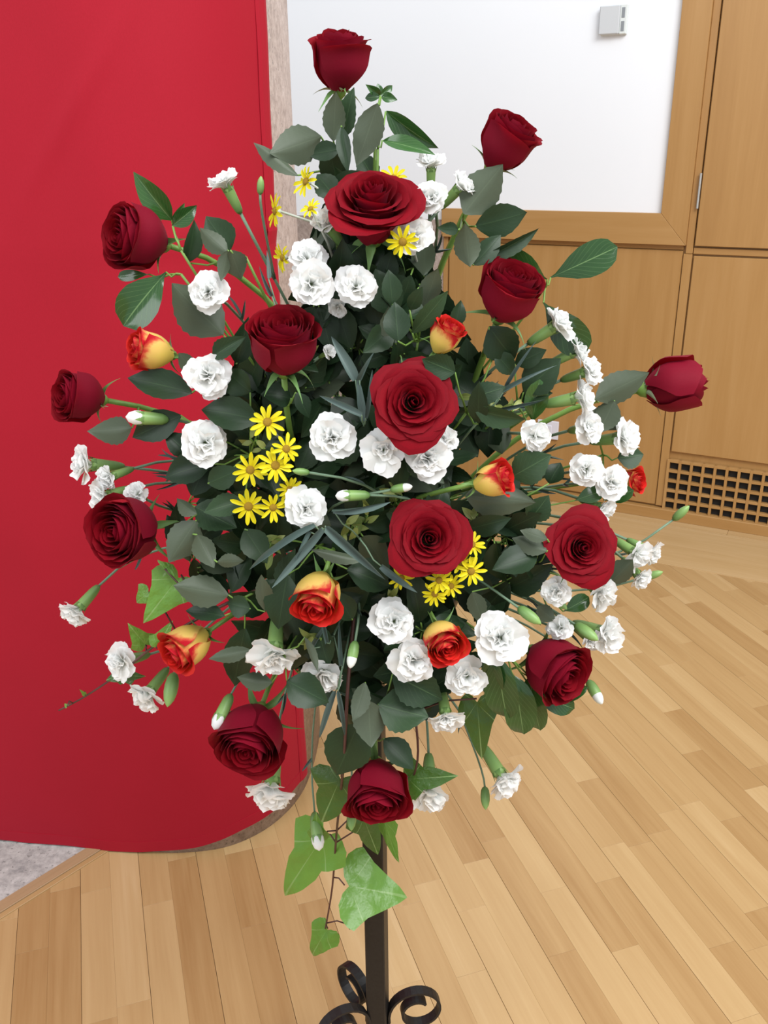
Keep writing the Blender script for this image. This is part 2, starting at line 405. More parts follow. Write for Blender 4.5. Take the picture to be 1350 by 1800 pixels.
ku0, kv1 = uv_wall(949, 738, 0.01); ku1, kv0 = uv_wall(980, 774, 0.01)
so = empty('wall_socket', (0, 0, 0), 'white socket plate low on the oak panel behind the carnations', 'socket'); so.matrix_basis = MW
wallbox('plate', ku0 - 0.01, ku1, kv0, kv1, 0.0005, 0.010, SOCK, 0.002, so)
wallbox('rocker', ku0 + 0.015, ku1 - 0.03, kv0 + 0.025, kv1 - 0.02, 0.009, 0.013, SOCK, 0.001, so)

# ------------------------------------------------------------------ setting: floor
BA = math.radians(17.5)
BD = Vector((-math.sin(BA), math.cos(BA), 0)); BP = Vector((math.cos(BA), math.sin(BA), 0))
k = NT('oak_floor_far'); cc = k.mapping(k.coord('Object'), (1, 1, 1), (0, 0, -(PI / 2 + BA)))
br = k.node('ShaderNodeTexBrick'); k.l.new(cc, br.inputs['Vector'])
br.inputs['Color1'].default_value = (0.44, 0.27, 0.115, 1); br.inputs['Color2'].default_value = (0.53, 0.345, 0.16, 1); br.inputs['Mortar'].default_value = (0.25, 0.14, 0.06, 1)
br.inputs['Scale'].default_value = 1.0; br.inputs['Mortar Size'].default_value = 0.0008; br.inputs['Brick Width'].default_value = 0.45; br.inputs['Row Height'].default_value = 0.063
k.base(br.outputs['Color'], 0.35, 0.4); FLOOR_FAR = k.m
fl = link('floor', box_mesh('floor', -5, 4.5, -2.5, 5.5, -0.06, -0.008, FLOOR_FAR))
struct(fl, 'oak strip floor laid diagonally to the panelled wall', 'floor')
Q_border = on_floor(1350, 1028); bw = (Q_border - WQ).dot(NW)            # border width
WID = 0.063
rng = random.Random(3)
def in_view(P, mgn=140):
    d = P - CAMP; z = d.dot(_f)
    if z <= 0.1: return False
    x = 675 + F * d.dot(IR) / z; y = 900 - F * d.dot(IU) / z
    return -mgn < x < 1350 + mgn and -mgn < y < 1800 + mgn
np_ = 0
for i in range(-30, 46):
    off = i * WID
    s = -0.6 + rng.random() * 0.5
    if i % 2: s += 0.23
    while s < 4.6:
        Ln = rng.choice((0.24, 0.32, 0.40, 0.47, 0.55, 0.62)) * rng.uniform(0.9, 1.1)
        c = BP * (off + WID / 2) + BD * (s + Ln / 2)
        ends = [BP * (off + WID / 2) + BD * q for q in (s, s + Ln / 2, s + Ln)]
        vis = any(in_view(e) for e in ends) and all(((e - WQ).dot(NW)) > 0.04 for e in ends[:1])
        # nothing shows behind the stone pillar
        if c.x < -0.55 and c.y > 2.0: vis = False
        if vis and np_ < 292:
            g0 = 0.0004 if i % 2 == 0 else 0.00005
            g1 = 0.00005 if i % 2 == 0 else 0.0004
            L1 = Ln
            far = (BP * (off + WID / 2) + BD * (s + Ln) - WQ).dot(NW)
            if far < bw - 0.05: L1 = Ln                                       # slides under the border boards
            me = box_mesh('plank', -L1 / 2 + 0.00015, L1 / 2 - 0.00015, -WID / 2 + g0, WID / 2 - g1, -0.0085, rng.uniform(-0.0002, 0.0), FLOOR_WOOD, 0.00025)
            M = Matrix.Identity(4)
            for q, v in enumerate((BD, BP * -1, Vector((0, 0, 1)))): M[0][q], M[1][q], M[2][q] = v
            M.translation = c
            link('plank', me, fl, M); np_ += 1
        s += Ln
# border boards along the wall
for row, (a, b) in enumerate(((0.0, 0.075), (0.075, bw * 0.98))):
    s = -2.6 + row * 0.4
    while s < 1.5:
        Ln = rng.choice((0.75, 0.95, 1.15))
        me = box_mesh('plank', s + 0.0006, s + Ln - 0.0006, -b + 0.0016, -a - 0.0006, -0.008, 0.0018, FLOOR_WOOD, 0.0006)
        link('plank', me, fl, MW); s += Ln
# granite floor slab on the left with its oak edging
G0 = on_floor(0, 1606); G1 = on_floor(150, 1512); gd = (G1 - G0).normalized(); gn = Vector((-gd.y, gd.x, 0))
p0 = G0 - gd * 1.6; p1 = G0 + gd * 0.9
poly = [p0, p1, p1 + gn * 2.6, p0 + gn * 2.6]
v = [(p.x, p.y, z) for z in (-0.007, 0.004) for p in poly]
fg = link('floor_granite', mesh('floor_granite', v, [(3, 2, 1, 0), (4, 5, 6, 7), (0, 1, 5, 4), (1, 2, 6, 5), (2, 3, 7, 6), (3, 0, 4, 7)], GRANITE, smooth=False))
struct(fg, 'grey speckled granite floor slab beside the pillar', 'floor')
def edging(name, a, b, z, mat, label, stop=0.30):
    M = Matrix.Identity(4)
    for q, vv in enumerate((gd, gn, Vector((0, 0, 1)))): M[0][q], M[1][q], M[2][q] = vv
    M.translation = G0
    o = link(name, box_mesh(name, -1.6, stop, a, b, -0.007, z, mat, 0.001), None, M); struct(o, label, 'trim')
edging('trim_8', -0.002, 0.028, 0.0055, DARK_WOOD, 'worn brown timber edging beside the granite slab')
edging('trim_9', -0.016, -0.0022, 0.003, FLOOR_WOOD, 'thin pale oak strip along the timber edging')

# ------------------------------------------------------------------ stone pillar and red cloth
KEY = [(-2.0, 1.79), (-1.3, 1.70), (-0.906, 1.655), (-0.68, 1.626), (-0.55, 1.612), (-0.46, 1.608), (-0.37, 1.625), (-0.297, 1.672), (-0.245, 1.737), (-0.212, 1.81), (-0.194, 1.90), (-0.185, 2.0), (-0.186, 2.10), (-0.205, 2.22), (-0.27, 2.36), (-0.40, 2.45), (-0.9, 2.5), (-2.0, 2.5)]
def catmull(pts, n=8):
    out = []
    for i in range(len(pts) - 1):
        p = [Vector(pts[max(0, min(len(pts) - 1, i + j))]) for j in (-1, 0, 1, 2)]
        for q in range(n):
            t = q / n
            out.append(0.5 * ((2 * p[1]) + (p[2] - p[0]) * t + (2 * p[0] - 5 * p[1] + 4 * p[2] - p[3]) * t * t + (3 * p[1] - p[0] - 3 * p[2] + p[3]) * t ** 3))
    out.append(Vector(pts[-1])); return out
OUT = catmull(KEY, 6)
N = len(OUT); PH = 2.3
v = [(p.x, p.y, z) for z in (0.0, PH) for p in OUT]
f = [(i, i + 1, N + i + 1, N + i) for i in range(N - 1)] + [(N - 1, 0, N, 2 * N - 1), tuple(range(N - 1, -1, -1)), tuple(range(N, 2 * N))]
me = mesh('stone_pillar', v, f, STONE)
for pl in me.polygons:
    if len(pl.vertices) > 4: pl.use_smooth = False
pil = link('stone_pillar', me); tag(pil, 'broad rounded granite pillar hidden behind the red cloth', 'pillar')
# cloth: follows the outline until just before its right-hand edge
arc = [p for p in OUT if True]
cl = []; acc = 0
for i, p in enumerate(OUT):
    if i: acc += (p - OUT[i - 1]).length
    cl.append(acc)
def on_outline(s):
    for i in range(N - 1):
        if cl[i + 1] >= s:
            t = (s - cl[i]) / (cl[i + 1] - cl[i]); P = OUT[i].lerp(OUT[i + 1], t); d = (OUT[i + 1] - OUT[i]).normalized()
            return P, Vector((d.y, -d.x))
    return OUT[-1], Vector((1, 0))
s_end = next(cl[i] + (1.812 - OUT[i].y) / max(1e-6, OUT[i + 1].y - OUT[i].y) * (cl[i + 1] - cl[i]) for i in range(N - 1) if OUT[i].x > -0.3 and OUT[i].y <= 1.812 < OUT[i + 1].y)
def cloth_off(s, z):
    ds = s_end - s
    o = 0.007 + 0.004 * noise.noise(Vector((s * 3, z * 1.6, 1.3))) + 0.0022 * noise.noise(Vector((s * 9, z * 5, 4.1)))
    o += 0.0045 * math.exp(-((z - 1.31 - 0.02 * s) / 0.006) ** 2)                      # storage crease, level
    o += 0.006 * math.exp(-((ds - 0.26 - (1.72 - z) * 0.75) / 0.012) ** 2) * math.exp(-((z - 1.55) / 0.12) ** 2)
    o += 0.0022 * math.exp(-((ds - 0.95) / 0.008) ** 2)
    if ds < 0.045: o += 0.004 * (1 - ds / 0.045)
    return max(o, 0.0025)
NS, NZ = 150, 110
V, Fc = [], []
ss = [s_end * (1 - (1 - i / (NS - 1)) ** 1.0) for i in range(NS)]
def hem(s):
    ds = s_end - s                                                                     # lower edge rises a little to both sides
    return lerp_tab(ds, [0, 0.05, 0.12, 0.22, 0.33, 0.45, 0.9, 1.5], [0.060, 0.056, 0.050, 0.038, 0.020, 0.005, 0.012, 0.02]) + 0.0015 * math.sin(s * 31)
for j in range(NZ):
    for s in ss:
        P, nn = on_outline(s); z0 = hem(s); z = z0 + (2.26 - z0) * j / (NZ - 1)
        q = P + nn * cloth_off(s, z); V.append((q.x, q.y, z))
for j in range(NZ - 1):
    for i in range(NS - 1):
        a = j * NS + i; Fc.append((a, a + 1, a + NS + 1, a + NS))
cloth = link('red_cloth', mesh('red_cloth', V, Fc, CLOTH))
md = cloth.modifiers.new('thick', 'SOLIDIFY'); md.thickness = 0.0018; md.offset = -1
tag(cloth, 'bright red cloth hung round the rounded stone pillar', 'cloth')
def strip(name, s0f, s1, zf0, zf1, extra, ns, nz):
    V, Fc = [], []
    for j in range(nz):
        for i in range(ns):
            s = s0f + (s1 - s0f) * i / (ns - 1); za, zb = zf0(s), zf1(s); z = za + (zb - za) * j / (nz - 1)
            P, nn = on_outline(s); e = extra * (1 if 0 < i < ns - 1 or name == 'hem' else 0.4)
            wob = 0.0012 * noise.noise(Vector((s * 20, z * 7, 9)))
            q = P + nn * (cloth_off(s, z) + e + wob); V.append((q.x, q.y, z))
    for j in range(nz - 1):
        for i in range(ns - 1):
            a = j * ns + i; Fc.append((a, a + 1, a + ns + 1, a + ns))
    o = link(name, mesh(name, V, Fc, CLOTH, None, False), cloth); md = o.modifiers.new('thick', 'SOLIDIFY'); md.thickness = 0.0015; md.offset = -1
    return o
strip('hem', 0.0, s_end, lambda s: hem(s) - 0.001, lambda s: hem(s) + 0.028, 0.0008, NS, 3)
strip('selvedge', s_end - 0.032, s_end + 0.002, lambda s: hem(s) - 0.0005, lambda s: 2.26, 0.0035, 5, 90)

# ------------------------------------------------------------------ pedestal stand
D = 1.05                                              # distance of the stand's axis from the camera
PX = at(662, 1650, D).x
st = empty('pedestal_stand', (PX, D, 0), 'black wrought iron flower pedestal with scrolled feet and square post', 'stand')
ROTP = Matrix.Rotation(math.radians(-12), 4, 'Z')
pw = 0.0155
o = link('post', box_mesh('post', -pw, pw, -pw, pw, 0.045, 0.90, IRON, 0.0015), st, ROTP)
v, f = lathe([(0.0, 0.885), (0.05, 0.888), (0.10, 0.91), (0.118, 0.955), (0.124, 0.985), (0.120, 0.985), (0.11, 0.955), (0.09, 0.93), (0.0, 0.92)], 24)
link('bowl', mesh('bowl', v, f, IRON), st)
def flat_bar(path, up_w, th):                          # path in (r, z); the bar is up_w wide sideways
    V, Fc = [], []; n = len(path)
    for i, (r, z) in enumerate(path):
        a = Vector(path[max(0, i - 1)]); b = Vector(path[min(n - 1, i + 1)]); t = (b - a).normalized(); nn = Vector((-t.y, t.x))
        for sx, sn in ((-1, -1), (1, -1), (1, 1), (-1, 1)):
            V.append((r + nn.x * sn * th / 2, sx * up_w / 2, z + nn.y * sn * th / 2))
    for i in range(n - 1):
        for k_ in range(4):
            a = i * 4 + k_; b = i * 4 + (k_ + 1) % 4; Fc.append((a, b, b + 4, a + 4))
    Fc.append((3, 2, 1, 0)); Fc.append(tuple((n - 1) * 4 + q for q in range(4)))
    return V, Fc
# upper scroll: springs from the post, arches out and winds in; lower part runs out to the floor
scroll = [(0.0155, 0.10), (0.0158, 0.13), (0.0165, 0.158)]
cx, cz = 0.066, 0.176
for i in range(40):
    a = math.radians(196 - i * 13.0); rr = 0.050 - 0.031 * (i / 39) ** 0.85
    scroll.append((cx + rr * math.cos(a), cz + rr * math.sin(a)))
legp = [(0.013, 0.12), (0.016, 0.09), (0.028, 0.065), (0.05, 0.05), (0.08, 0.04), (0.10, 0.028), (0.113, 0.015), (0.12, 0.006), (0.127, 0.0035), (0.134, 0.007), (0.136, 0.014), (0.131, 0.019)]
lp = [tuple(p) for p in catmull(legp, 5)]
sv_, sf_ = flat_bar(scroll, 0.016, 0.004); lv_, lf_ = flat_bar(lp, 0.016, 0.005)
scroll_me = mesh('scroll', sv_, sf_, IRON, smooth=False); leg_me = mesh('leg', lv_, lf_, IRON, smooth=False)
for ang in (8, 128, 204):
    M = Matrix.Rotation(math.radians(ang), 4, 'Z')
    g = link('leg', leg_me, st, M); link('scroll', scroll_me, g)
v, f = box_data(-0.028, 0.028, -0.028, 0.028, 0.035, 0.05)
link('collar', box_mesh('collar', -0.02, 0.02, -0.02, 0.02, 0.075, 0.09, IRON, 0.002), st, ROTP)
fo = link('floral_foam', box_mesh('floral_foam', -0.075, 0.075, -0.06, 0.06, 0.922, 1.08, FOAM, 0.01)); fo.location = (PX, D, 0)
tag(fo, 'block of dark green floral foam in the pedestal bowl holding the stems', 'foam')
FC = Vector((PX, D, 1.03))
def foam_pt(r):
    return FC + Vector((r.uniform(-.05, .05), r.uniform(-.05, .03), r.uniform(-.05, .04)))

# ------------------------------------------------------------------ where a pixel of the bouquet lies in space
def depth(x, y, d=0.0):
    dx = (x - 655) / 580.0; dy = (y - 830) / (760.0 if y < 830 else 640.0)
    r2 = dx * dx + dy * dy
    b = 0.245 * math.sqrt(max(0.0, 1 - r2)) - 0.05 * max(0.0, r2 - 0.9)
    b += 0.07 * max(0.0, min(1.0, (y - 900) / 450.0))
    return D - b - d
def pt(x, y, d=0.0):
    return at(x, y, depth(x, y, d))
R0 = random.Random(11)
def stem_to_foam(base, axis, rad, mat, name, root, r=R0, stiff=0.45, sides=6):
    tgt = foam_pt(r); Ld = (base - tgt).length
    pts = bez(base, base - axis * Ld * stiff, tgt + (base - tgt) * 0.22, tgt, 12)
    o0 = root.location
    v, f = tube_data([p - o0 for p in pts], [rad] * 9 + [rad * 0.9] * 4, sides)
    return link(name, mesh(name, v, f, mat), root), pts

# ------------------------------------------------------------------ leaves
def leaf_mesh(name, mat, prof, fold=0.25, bend=0.12, twist=0.0, serr=0.0, nt=12, ns=6, wave=0.0, petiole=0.0):
    V, UVs, Fc = [], [], []
    for i in range(nt + 1):
        t = i / nt; w = lerp_tab(t, [p[0] for p in prof], [p[1] for p in prof]) * 0.5
        if serr and 0 < i < nt: w *= 1 + (serr if i % 2 else -serr)
        for j in range(ns + 1):
            s = j / ns * 2 - 1
            x = s * w; z = fold * abs(x) - bend * (t - 0.35) ** 2 + wave * math.sin(t * 9 + s * 2) * abs(s) * 0.5
            a = twist * (t - 0.3)
            V.append((x * math.cos(a) - z * math.sin(a), t, x * math.sin(a) + z * math.cos(a)))
            UVs.append((0.5 + s * 0.5, t))
    for i in range(nt):
        for j in range(ns):
            a = i * (ns + 1) + j; Fc.append((a, a + 1, a + ns + 2, a + ns + 1))
    return mesh(name, V, Fc, mat, UVs)
OVATE = [(0, 0.04), (.06, .30), (.16, .66), (.30, .94), (.42, 1.0), (.55, .95), (.70, .75), (.83, .47), (.93, .20), (1, 0.01)]
OBOV = [(0, .03), (.08, .10), (.18, .34), (.34, .72), (.5, .95), (.64, 1.0), (.78, .94), (.9, .72), (.97, .42), (1, .05)]
STRAP = [(0, .75), (.15, 1.0), (.4, .95), (.7, .7), (.9, .32), (1, .02)]
SEPALP = [(0, .8), (.2, 1.0), (.45, .62), (.7, .28), (1, .04)]
LM = {}
LM['r'] = [leaf_mesh('leaf', LEAF_ROSE, OVATE, f_, b_, t_, 0.035, 16, 6, w_) for f_, b_, t_, w_ in ((.25, .2, .15, .02), (.35, .35, -.2, .03), (.12, .12, .1, .03), (.3, -.15, .3, .02))]
LM['d'] = [leaf_mesh('leaf', LEAF_DARK, OVATE, f_, b_, t_, 0.03, 14, 4, w_) for f_, b_, t_, w_ in ((.25, .2, .15, .02), (.35, .4, -.25, .03), (.12, .15, .1, .03))]
LM['g'] = [leaf_mesh('leaf', LEAF_GLOSS, OBOV, f_, b_, t_, 0.0, 12, 6, w_) for f_, b_, t_, w_ in ((.15, .25, .1, .015), (.22, .35, -.15, .03), (.10, .15, .2, .02))]
ELL = [(0, .05), (.05, .34), (.14, .66), (.3, .92), (.48, 1.0), (.66, .96), (.82, .76), (.93, .46), (1, .04)]
LM['e'] = [leaf_mesh('leaf', LEAF_GLOSS, ELL, f_, b_, t_, 0.0, 12, 6, w_) for f_, b_, t_, w_ in ((.12, .3, .1, .05), (.2, .35, -.15, .06))]
LM['o'] = [leaf_mesh('leaf', LEAF_GLOSS, OVATE, f_, b_, t_, 0.0, 12, 6, w_) for f_, b_, t_, w_ in ((.25, .25, .1, .015), (.4, .35, -.15, .03))]
LM['c'] = [leaf_mesh('leaf', LEAF_STRAP, STRAP, .4, b_, t_, 0, 10, 2) for b_, t_ in ((.25, .4), (-.2, -.3), (.45, .2))]
LM['v'] = [leaf_mesh('leaf', LEAF_VAR, OVATE, .2, b_, .2, 0, 8, 4) for b_ in (.2, .4)]
def ivy_mesh(mat, half, cup, seed):
    r = random.Random(seed)
    pts = half + [(-x, y) for x, y in reversed(half[1:-1])]
    dense = []
    n = len(pts)
    for i in range(n):
        a, b = Vector(pts[i]), Vector(pts[(i + 1) % n])
        for q in range(3): dense.append(a.lerp(b, q / 3))
    n = len(dense); c = Vector((0, 0.32)); rings = 5
    V = [(c.x, c.y, 0.0)]; UVs = [(0.5, c.y)]; Fc = []
    for k_ in range(1, rings + 1):
        for p in dense:
            q = c.lerp(p, k_ / rings); d = (q - c).length
            z = -cup * d * d + 0.06 * noise.noise(Vector((q.x * 3 + seed, q.y * 3, 0))) + 0.10 * abs(q.x)
            V.append((q.x, q.y, z)); UVs.append((q.x + .5, q.y))
    for i in range(n): Fc.append((0, 1 + i, 1 + (i + 1) % n))
    for k_ in range(rings - 1):
        for i in range(n):
            a = 1 + k_ * n + i; b = 1 + k_ * n + (i + 1) % n; Fc.append((a, a + n, b + n, b))
    me = mesh('leaf', V, Fc, mat, UVs)
    bm = bmesh.new(); bm.from_mesh(me); bmesh.ops.recalc_face_normals(bm, faces=bm.faces[:])
    bm.normal_update()
    if sum(fc.normal.z for fc in bm.faces) < 0: bmesh.ops.reverse_faces(bm, faces=bm.faces[:])
    bm.to_mesh(me); bm.free(); return me
IVA = [(0, .07), (.10, -.02), (.24, -.06), (.38, .0), (.47, .12), (.50, .22), (.42, .30), (.33, .40), (.27, .52), (.19, .68), (.10, .85), (0, 1.0)]
IVB = [(0, .05), (.14, -.05), (.30, -.03), (.46, .02), (.58, .16), (.40, .30), (.30, .36), (.30, .50), (.22, .68), (.10, .86), (0, 1.0)]
LM['i'] = [ivy_mesh(IVY, IVA, .45, 1), ivy_mesh(IVY, IVB, .35, 2), ivy_mesh(IVY, IVA, .2, 3)]
LM['I'] = [ivy_mesh(IVY_DARK, IVA, .45, 4), ivy_mesh(IVY_DARK, IVB, .35, 5)]
LR = random.Random(5)
def leaf_matrix(B, Tp, wpx, back, roll):
    Y = Tp - B; L = Y.length; Y.normalize()
    T = (CAMP - B).normalized()
    Z = (T - Y * T.dot(Y)).normalized()
    if back: Z = -Z
    Z = Matrix.Rotation(math.radians(roll), 3, Y) @ Z
    X = Y.cross(Z)
    wm = wpx * mpp(B)
    M = Matrix.Identity(4)
    for i, v in enumerate((X * wm, Y * L, Z * (0.5 * L + 0.5 * wm))): M[0][i], M[1][i], M[2][i] = v
    M.translation = B; return M
def add_leaf(root, spec, label=None):
    """spec: base x, base y, tip x, tip y, width px, kind [, back, d, roll, tip_d]"""
    bx, by, tx, ty, w, kind = spec[:6]
    back = spec[6] if len(spec) > 6 else 0
    d = spec[7] if len(spec) > 7 else 0.0
    roll = spec[8] if len(spec) > 8 else LR.uniform(-22, 22)
    td = spec[9] if len(spec) > 9 else LR.uniform(-0.012, 0.018)
    mx, my = (bx + tx) / 2, (by + ty) / 2
    Yd = depth(mx, my, d)
    B = at(bx, by, Yd + td * 0.3); Tp = at(tx, ty, Yd - td * 0.7)
    me = LR.choice(LM[kind])
    M = leaf_matrix(B, Tp, w / 0.98, back, roll); M.translation = B - root.location
    o = link('leaf', me, root, M)
    if label: o['label'] = label
    return B
def petioles(root, pts_list, hub, rad, mat, name='petiole'):
    parts = []
    o0 = root.location
    for B in pts_list:
        dv = hub - B; c1 = B + dv * 0.35 + Vector((0, 0, -0.004))
        parts.append(tube_data([B - o0, c1 - o0, B + dv * 0.7 - o0, hub - o0], [rad * 0.7, rad * 0.8, rad * 0.9, rad], 5))
    v, f = join(parts); link(name, mesh(name, v, f, mat), root)
def nearest(pts, P):
    return min(pts, key=lambda q: (q - P).length)
def sprig(name, label, leaves, hub_px=None, hub_d=-0.02, group=None, mat=STEM_ROSE, rad=0.0014, cat='foliage', to_foam=True, stem_name='stem'):
    Bs = []
    cx = sum(l[0] for l in leaves) / len(leaves); cy = sum(l[1] for l in leaves) / len(leaves)
    hx, hy = hub_px or (cx * 0.85 + 655 * 0.15, cy * 0.85 + 950 * 0.15)
    dm = min((l[7] if len(l) > 7 else 0.0) for l in leaves)
    hub = pt(hx, hy, dm + hub_d)
    root = empty(name, hub, label, cat, group)
    for l in leaves: Bs.append(add_leaf(root, l))
    if to_foam:
        ax = (pt(cx, cy, dm) - FC).normalized()
        st_, pts = stem_to_foam(hub, ax, rad, mat, stem_name, root, LR, 0.3, 5)
    petioles(root, Bs, hub, rad * 0.85, mat)
    return root

# ------------------------------------------------------------------ roses
def rose_petal(name, mat, r, h, w, base_r, flare, lip, spiral, seed, mid_in=0.0, point=0.0):
    nt, ns = 9, 8; rr = random.Random(seed)
    V, UVs, Fc = [], [], []
    ph = rr.uniform(0, 6); amp = 0.018 + 0.045 * r
    for i in range(nt + 1):
        t0 = i / nt
        for j in range(ns + 1):
            s = j / ns * 2 - 1
            t = t0 * (1 - 0.17 * abs(s) ** 2.6 + point * (1 - abs(s)) ** 2 * 0.1)
            wid = w * (0.30 + 0.70 * min(1, t * 2.0) ** 0.7)
            rad = base_r + (r - base_r) * math.sin(PI / 2 * min(1, t / 0.48)) ** 0.8
            rad += flare * t ** 2.4 - mid_in * t ** 4
            q = max(0.0, t - 0.70) / 0.30
            z = h * (t ** 0.9)
            rad += lip * q * q * 0.8; z -= lip * q ** 3 * 0.75
            # side edges of outer petals roll back
            e = max(0.0, abs(s) - 0.55) / 0.45
            rad += lip * 0.35 * e * e * t
            rad *= 1 + spiral * s
            rad += amp * t ** 3 * math.sin(s * 4 + ph)
            z += amp * t ** 2 * math.sin(s * 3.1 + ph * 1.7)
            a = s * wid
            V.append((rad * math.cos(a), rad * math.sin(a), z)); UVs.append((0.5 + 0.5 * s, t0))
    for i in range(nt):
        for j in range(ns):
            a = i * (ns + 1) + j; Fc.append((a, a + ns + 1, a + ns + 2, a + 1))   # front = inner side
    return mesh('petal', V, Fc, mat, UVs)
def rose_set(mat, kind, seed):
    """petals of a bloom of outer radius 1; returns [(mesh, angle)]"""
    rr = random.Random(seed); out = []
    if kind == 'open': n, h, fl, lp_ = 28, 0.95, 0.42, 0.26
    elif kind == 'bowl': n, h, fl, lp_ = 28, 1.38, 0.42, 0.26
    elif kind == 'mid': n, h, fl, lp_ = 26, 1.55, 0.05, 0.17
    elif kind == 'cup': n, h, fl, lp_ = 24, 1.72, 0.06, 0.18
    elif kind == 'half': n, h, fl, lp_ = 19, 1.95, 0.06, 0.26
    else: n, h, fl, lp_ = 17, 1.80, 0.02, 0.07
    ang = rr.uniform(0, 6)
    R_out = {'open': 0.66, 'bowl': 0.66, 'mid': 0.88, 'cup': 0.86, 'half': 0.86, 'bud': 0.88}[kind]
    for k_ in range(n):
        g = k_ / (n - 1)
        r = 0.06 + (R_out - 0.06) * g ** 0.92
        hk = h * (0.90 + 0.10 * math.sin(g * PI * 0.8) - (0.20 if kind == 'open' else 0.02) * g ** 2) + (0.10 * (1 - g) if kind == 'open' else 0.04 * (1 - g))
        if kind == 'bud': hk = h * (0.97 - 0.10 * g)
        w = math.radians(118 - (50 if kind == 'open' else 56) * g ** 0.7) * rr.uniform(.94, 1.08)
        br_ = 0.03 + (0.32 if kind != 'bud' else 0.34) * g
        flare = fl * max(0, g - 0.15) ** 1.6 * rr.uniform(.8, 1.2)
        lip = lp_ * max(0, (g - 0.35) / 0.65) ** 1.2 * rr.uniform(.6, 1.3)
        mid_in = (0.05 + (0.30 if kind == 'bud' else 0.10) * r) * (1 - g) + (0.16 if kind == 'bud' else 0) * g
        if kind in ('open', 'bowl'):
            r = 0.05 + 0.50 * g; flare = 0.03 + 0.40 * g ** 1.15 * rr.uniform(.9, 1.1); mid_in = 0.04 * (1 - g); hk = h * (1.02 - 0.30 * g ** 1.8); lip = 0.10 * g + 0.20 * max(0, g - .4) * rr.uniform(.6, 1.4)
        elif kind == 'mid':
            flare = 0.05 * (1 - abs(2 * g - 1)) + 0.02; mid_in *= 0.5
        out.append((rose_petal('petal', mat, r, hk, w, br_, flare, lip, rr.choice((0.05, 0.07, 0.09)) + (0.02 if kind == 'open' else 0), seed * 100 + k_, mid_in, 1 if kind == 'bud' else .4), ang))
        ang += math.radians(137.5) if g > .3 else math.radians(120 + rr.uniform(-12, 12))
    # one bent-back guard petal
    if False:
        out.append((rose_petal('petal', mat, 0.80, h * 0.72, 0.62, .3, 0.30, 0.42, 0.05, seed * 100 + 77, 0, .8), ang + 0.4))
    return out, h
RSETS = {}
def get_set(mat, kind, v):
    key = (mat.name, kind, v)
    if key not in RSETS: RSETS[key] = rose_set(mat, kind, len(RSETS) * 7 + 3)
    return RSETS[key]
SEP = [leaf_mesh('sepal', SEPAL, SEPALP, .4, b_, .2, 0, 8, 4) for b_ in (.9, 1.5, .4)]
hv, hf = lathe([(0.02, -0.30), (0.10, -0.28), (0.20, -0.18), (0.25, -0.05), (0.24, 0.06), (0.15, 0.10)], 10)
HIP = mesh('hip', hv, hf, STEM_ROSE)
RR = random.Random(21)
def rose(cx, cy, w, ax, kind, label, mat=RED, name='red_rose', group=None, v=0, leaves=(), d=0.0, stem_rad=0.0032, sepal_len=1.0):
    P = pt(cx, cy, d); axis = vdir(P, *ax)
    rad = 0.5 * w * mpp(P) / {'open': 1.0, 'bowl': 1.0, 'mid': 1.0, 'cup': 0.98, 'half': 0.96, 'bud': 0.88}[kind]
    petals, h = get_set(mat, kind, v)
    B = P - axis * (h * rad * 0.5)
    root = empty(name, B, label, 'rose', group)
    M = basis(axis, RR.uniform(0, 6)) @ Matrix.Scale(rad, 4)
    for me, a in petals:
        link('petal', me, root, M @ Matrix.Rotation(a, 4, 'Z'))
    hip = link('hip', HIP, root, M)
    for q in range(5):
        a = q * 2 * PI / 5 + RR.uniform(-.2, .2)
        tilt = math.radians(RR.choice((58, 75, 95, 120)) if kind != 'bud' else RR.choice((35, 50, 70)))
        Ls = RR.uniform(.75, 1.05) * sepal_len
        ms = Matrix.Rotation(a, 4, 'Z') @ Matrix.Translation((0.0, 0.20, -0.02)) @ Matrix.Rotation(PI / 2 - tilt, 4, 'X') @ Matrix.Diagonal((0.24, Ls, Ls * 0.5, 1))
        link('sepal', RR.choice(SEP), hip, ms)
    st_, pts = stem_to_foam(B - axis * rad * 0.25, axis, stem_rad, STEM_ROSE, 'stem', root, RR)
    if leaves:
        Bs = [add_leaf(root, l) for l in leaves]
        parts = []
        for Bl in Bs:
            hub = nearest(pts[1:7], Bl); dv = hub - Bl
            parts.append(tube_data([Bl - B, Bl + dv * 0.5 + Vector((0, 0, -0.004)) - B, hub - B], [0.0009, 0.0011, 0.0013], 5))
        vv, ff = join(parts); link('petiole', mesh('petiole', vv, ff, STEM_ROSE), root)
    return root
RG = 'dark red roses in the arrangement'
rose(597, 108, 104, (0.03, 1, 0.12), 'cup', 'dark red rose standing highest at the top of the arrangement', group=RG, v=0, leaves=[
    (586, 248, 590, 160, 40, 'r', 1, .006, 8), (603, 243, 620, 154, 38, 'r', 0, -.004, -20), (600, 222, 611, 303, 26, 'd', 0, .004, 10),
    (564, 240, 474, 272, 66, 'r', 1, .004, 4), (524, 308, 446, 248, 30, 'r', 1, .012, 38), (598, 262, 540, 272, 34, 'd', 0, -.01), (590, 348, 556, 305, 44, 'd', 0, 0), (584, 336, 634, 300, 34, 'd', 0, -.004)])
rose(888, 254, 104, (0.48, 0.80, 0.28), 'cup', 'dark red rose leaning right against the white wall, upper right', group=RG, v=1, leaves=[
    (815, 376, 883, 290, 70, 'r', 1, .01, 5), (836, 398, 928, 374, 58, 'd', 0, -.004, 15), (826, 468, 816, 392, 46, 'r', 1, .008, 0), (832, 466, 882, 412, 38, 'd', 0, 0, 10), (850, 456, 952, 404, 28, 'r', 0, .004, 25), (806, 404, 770, 400, 22, 'd', 0, 0, 10)])
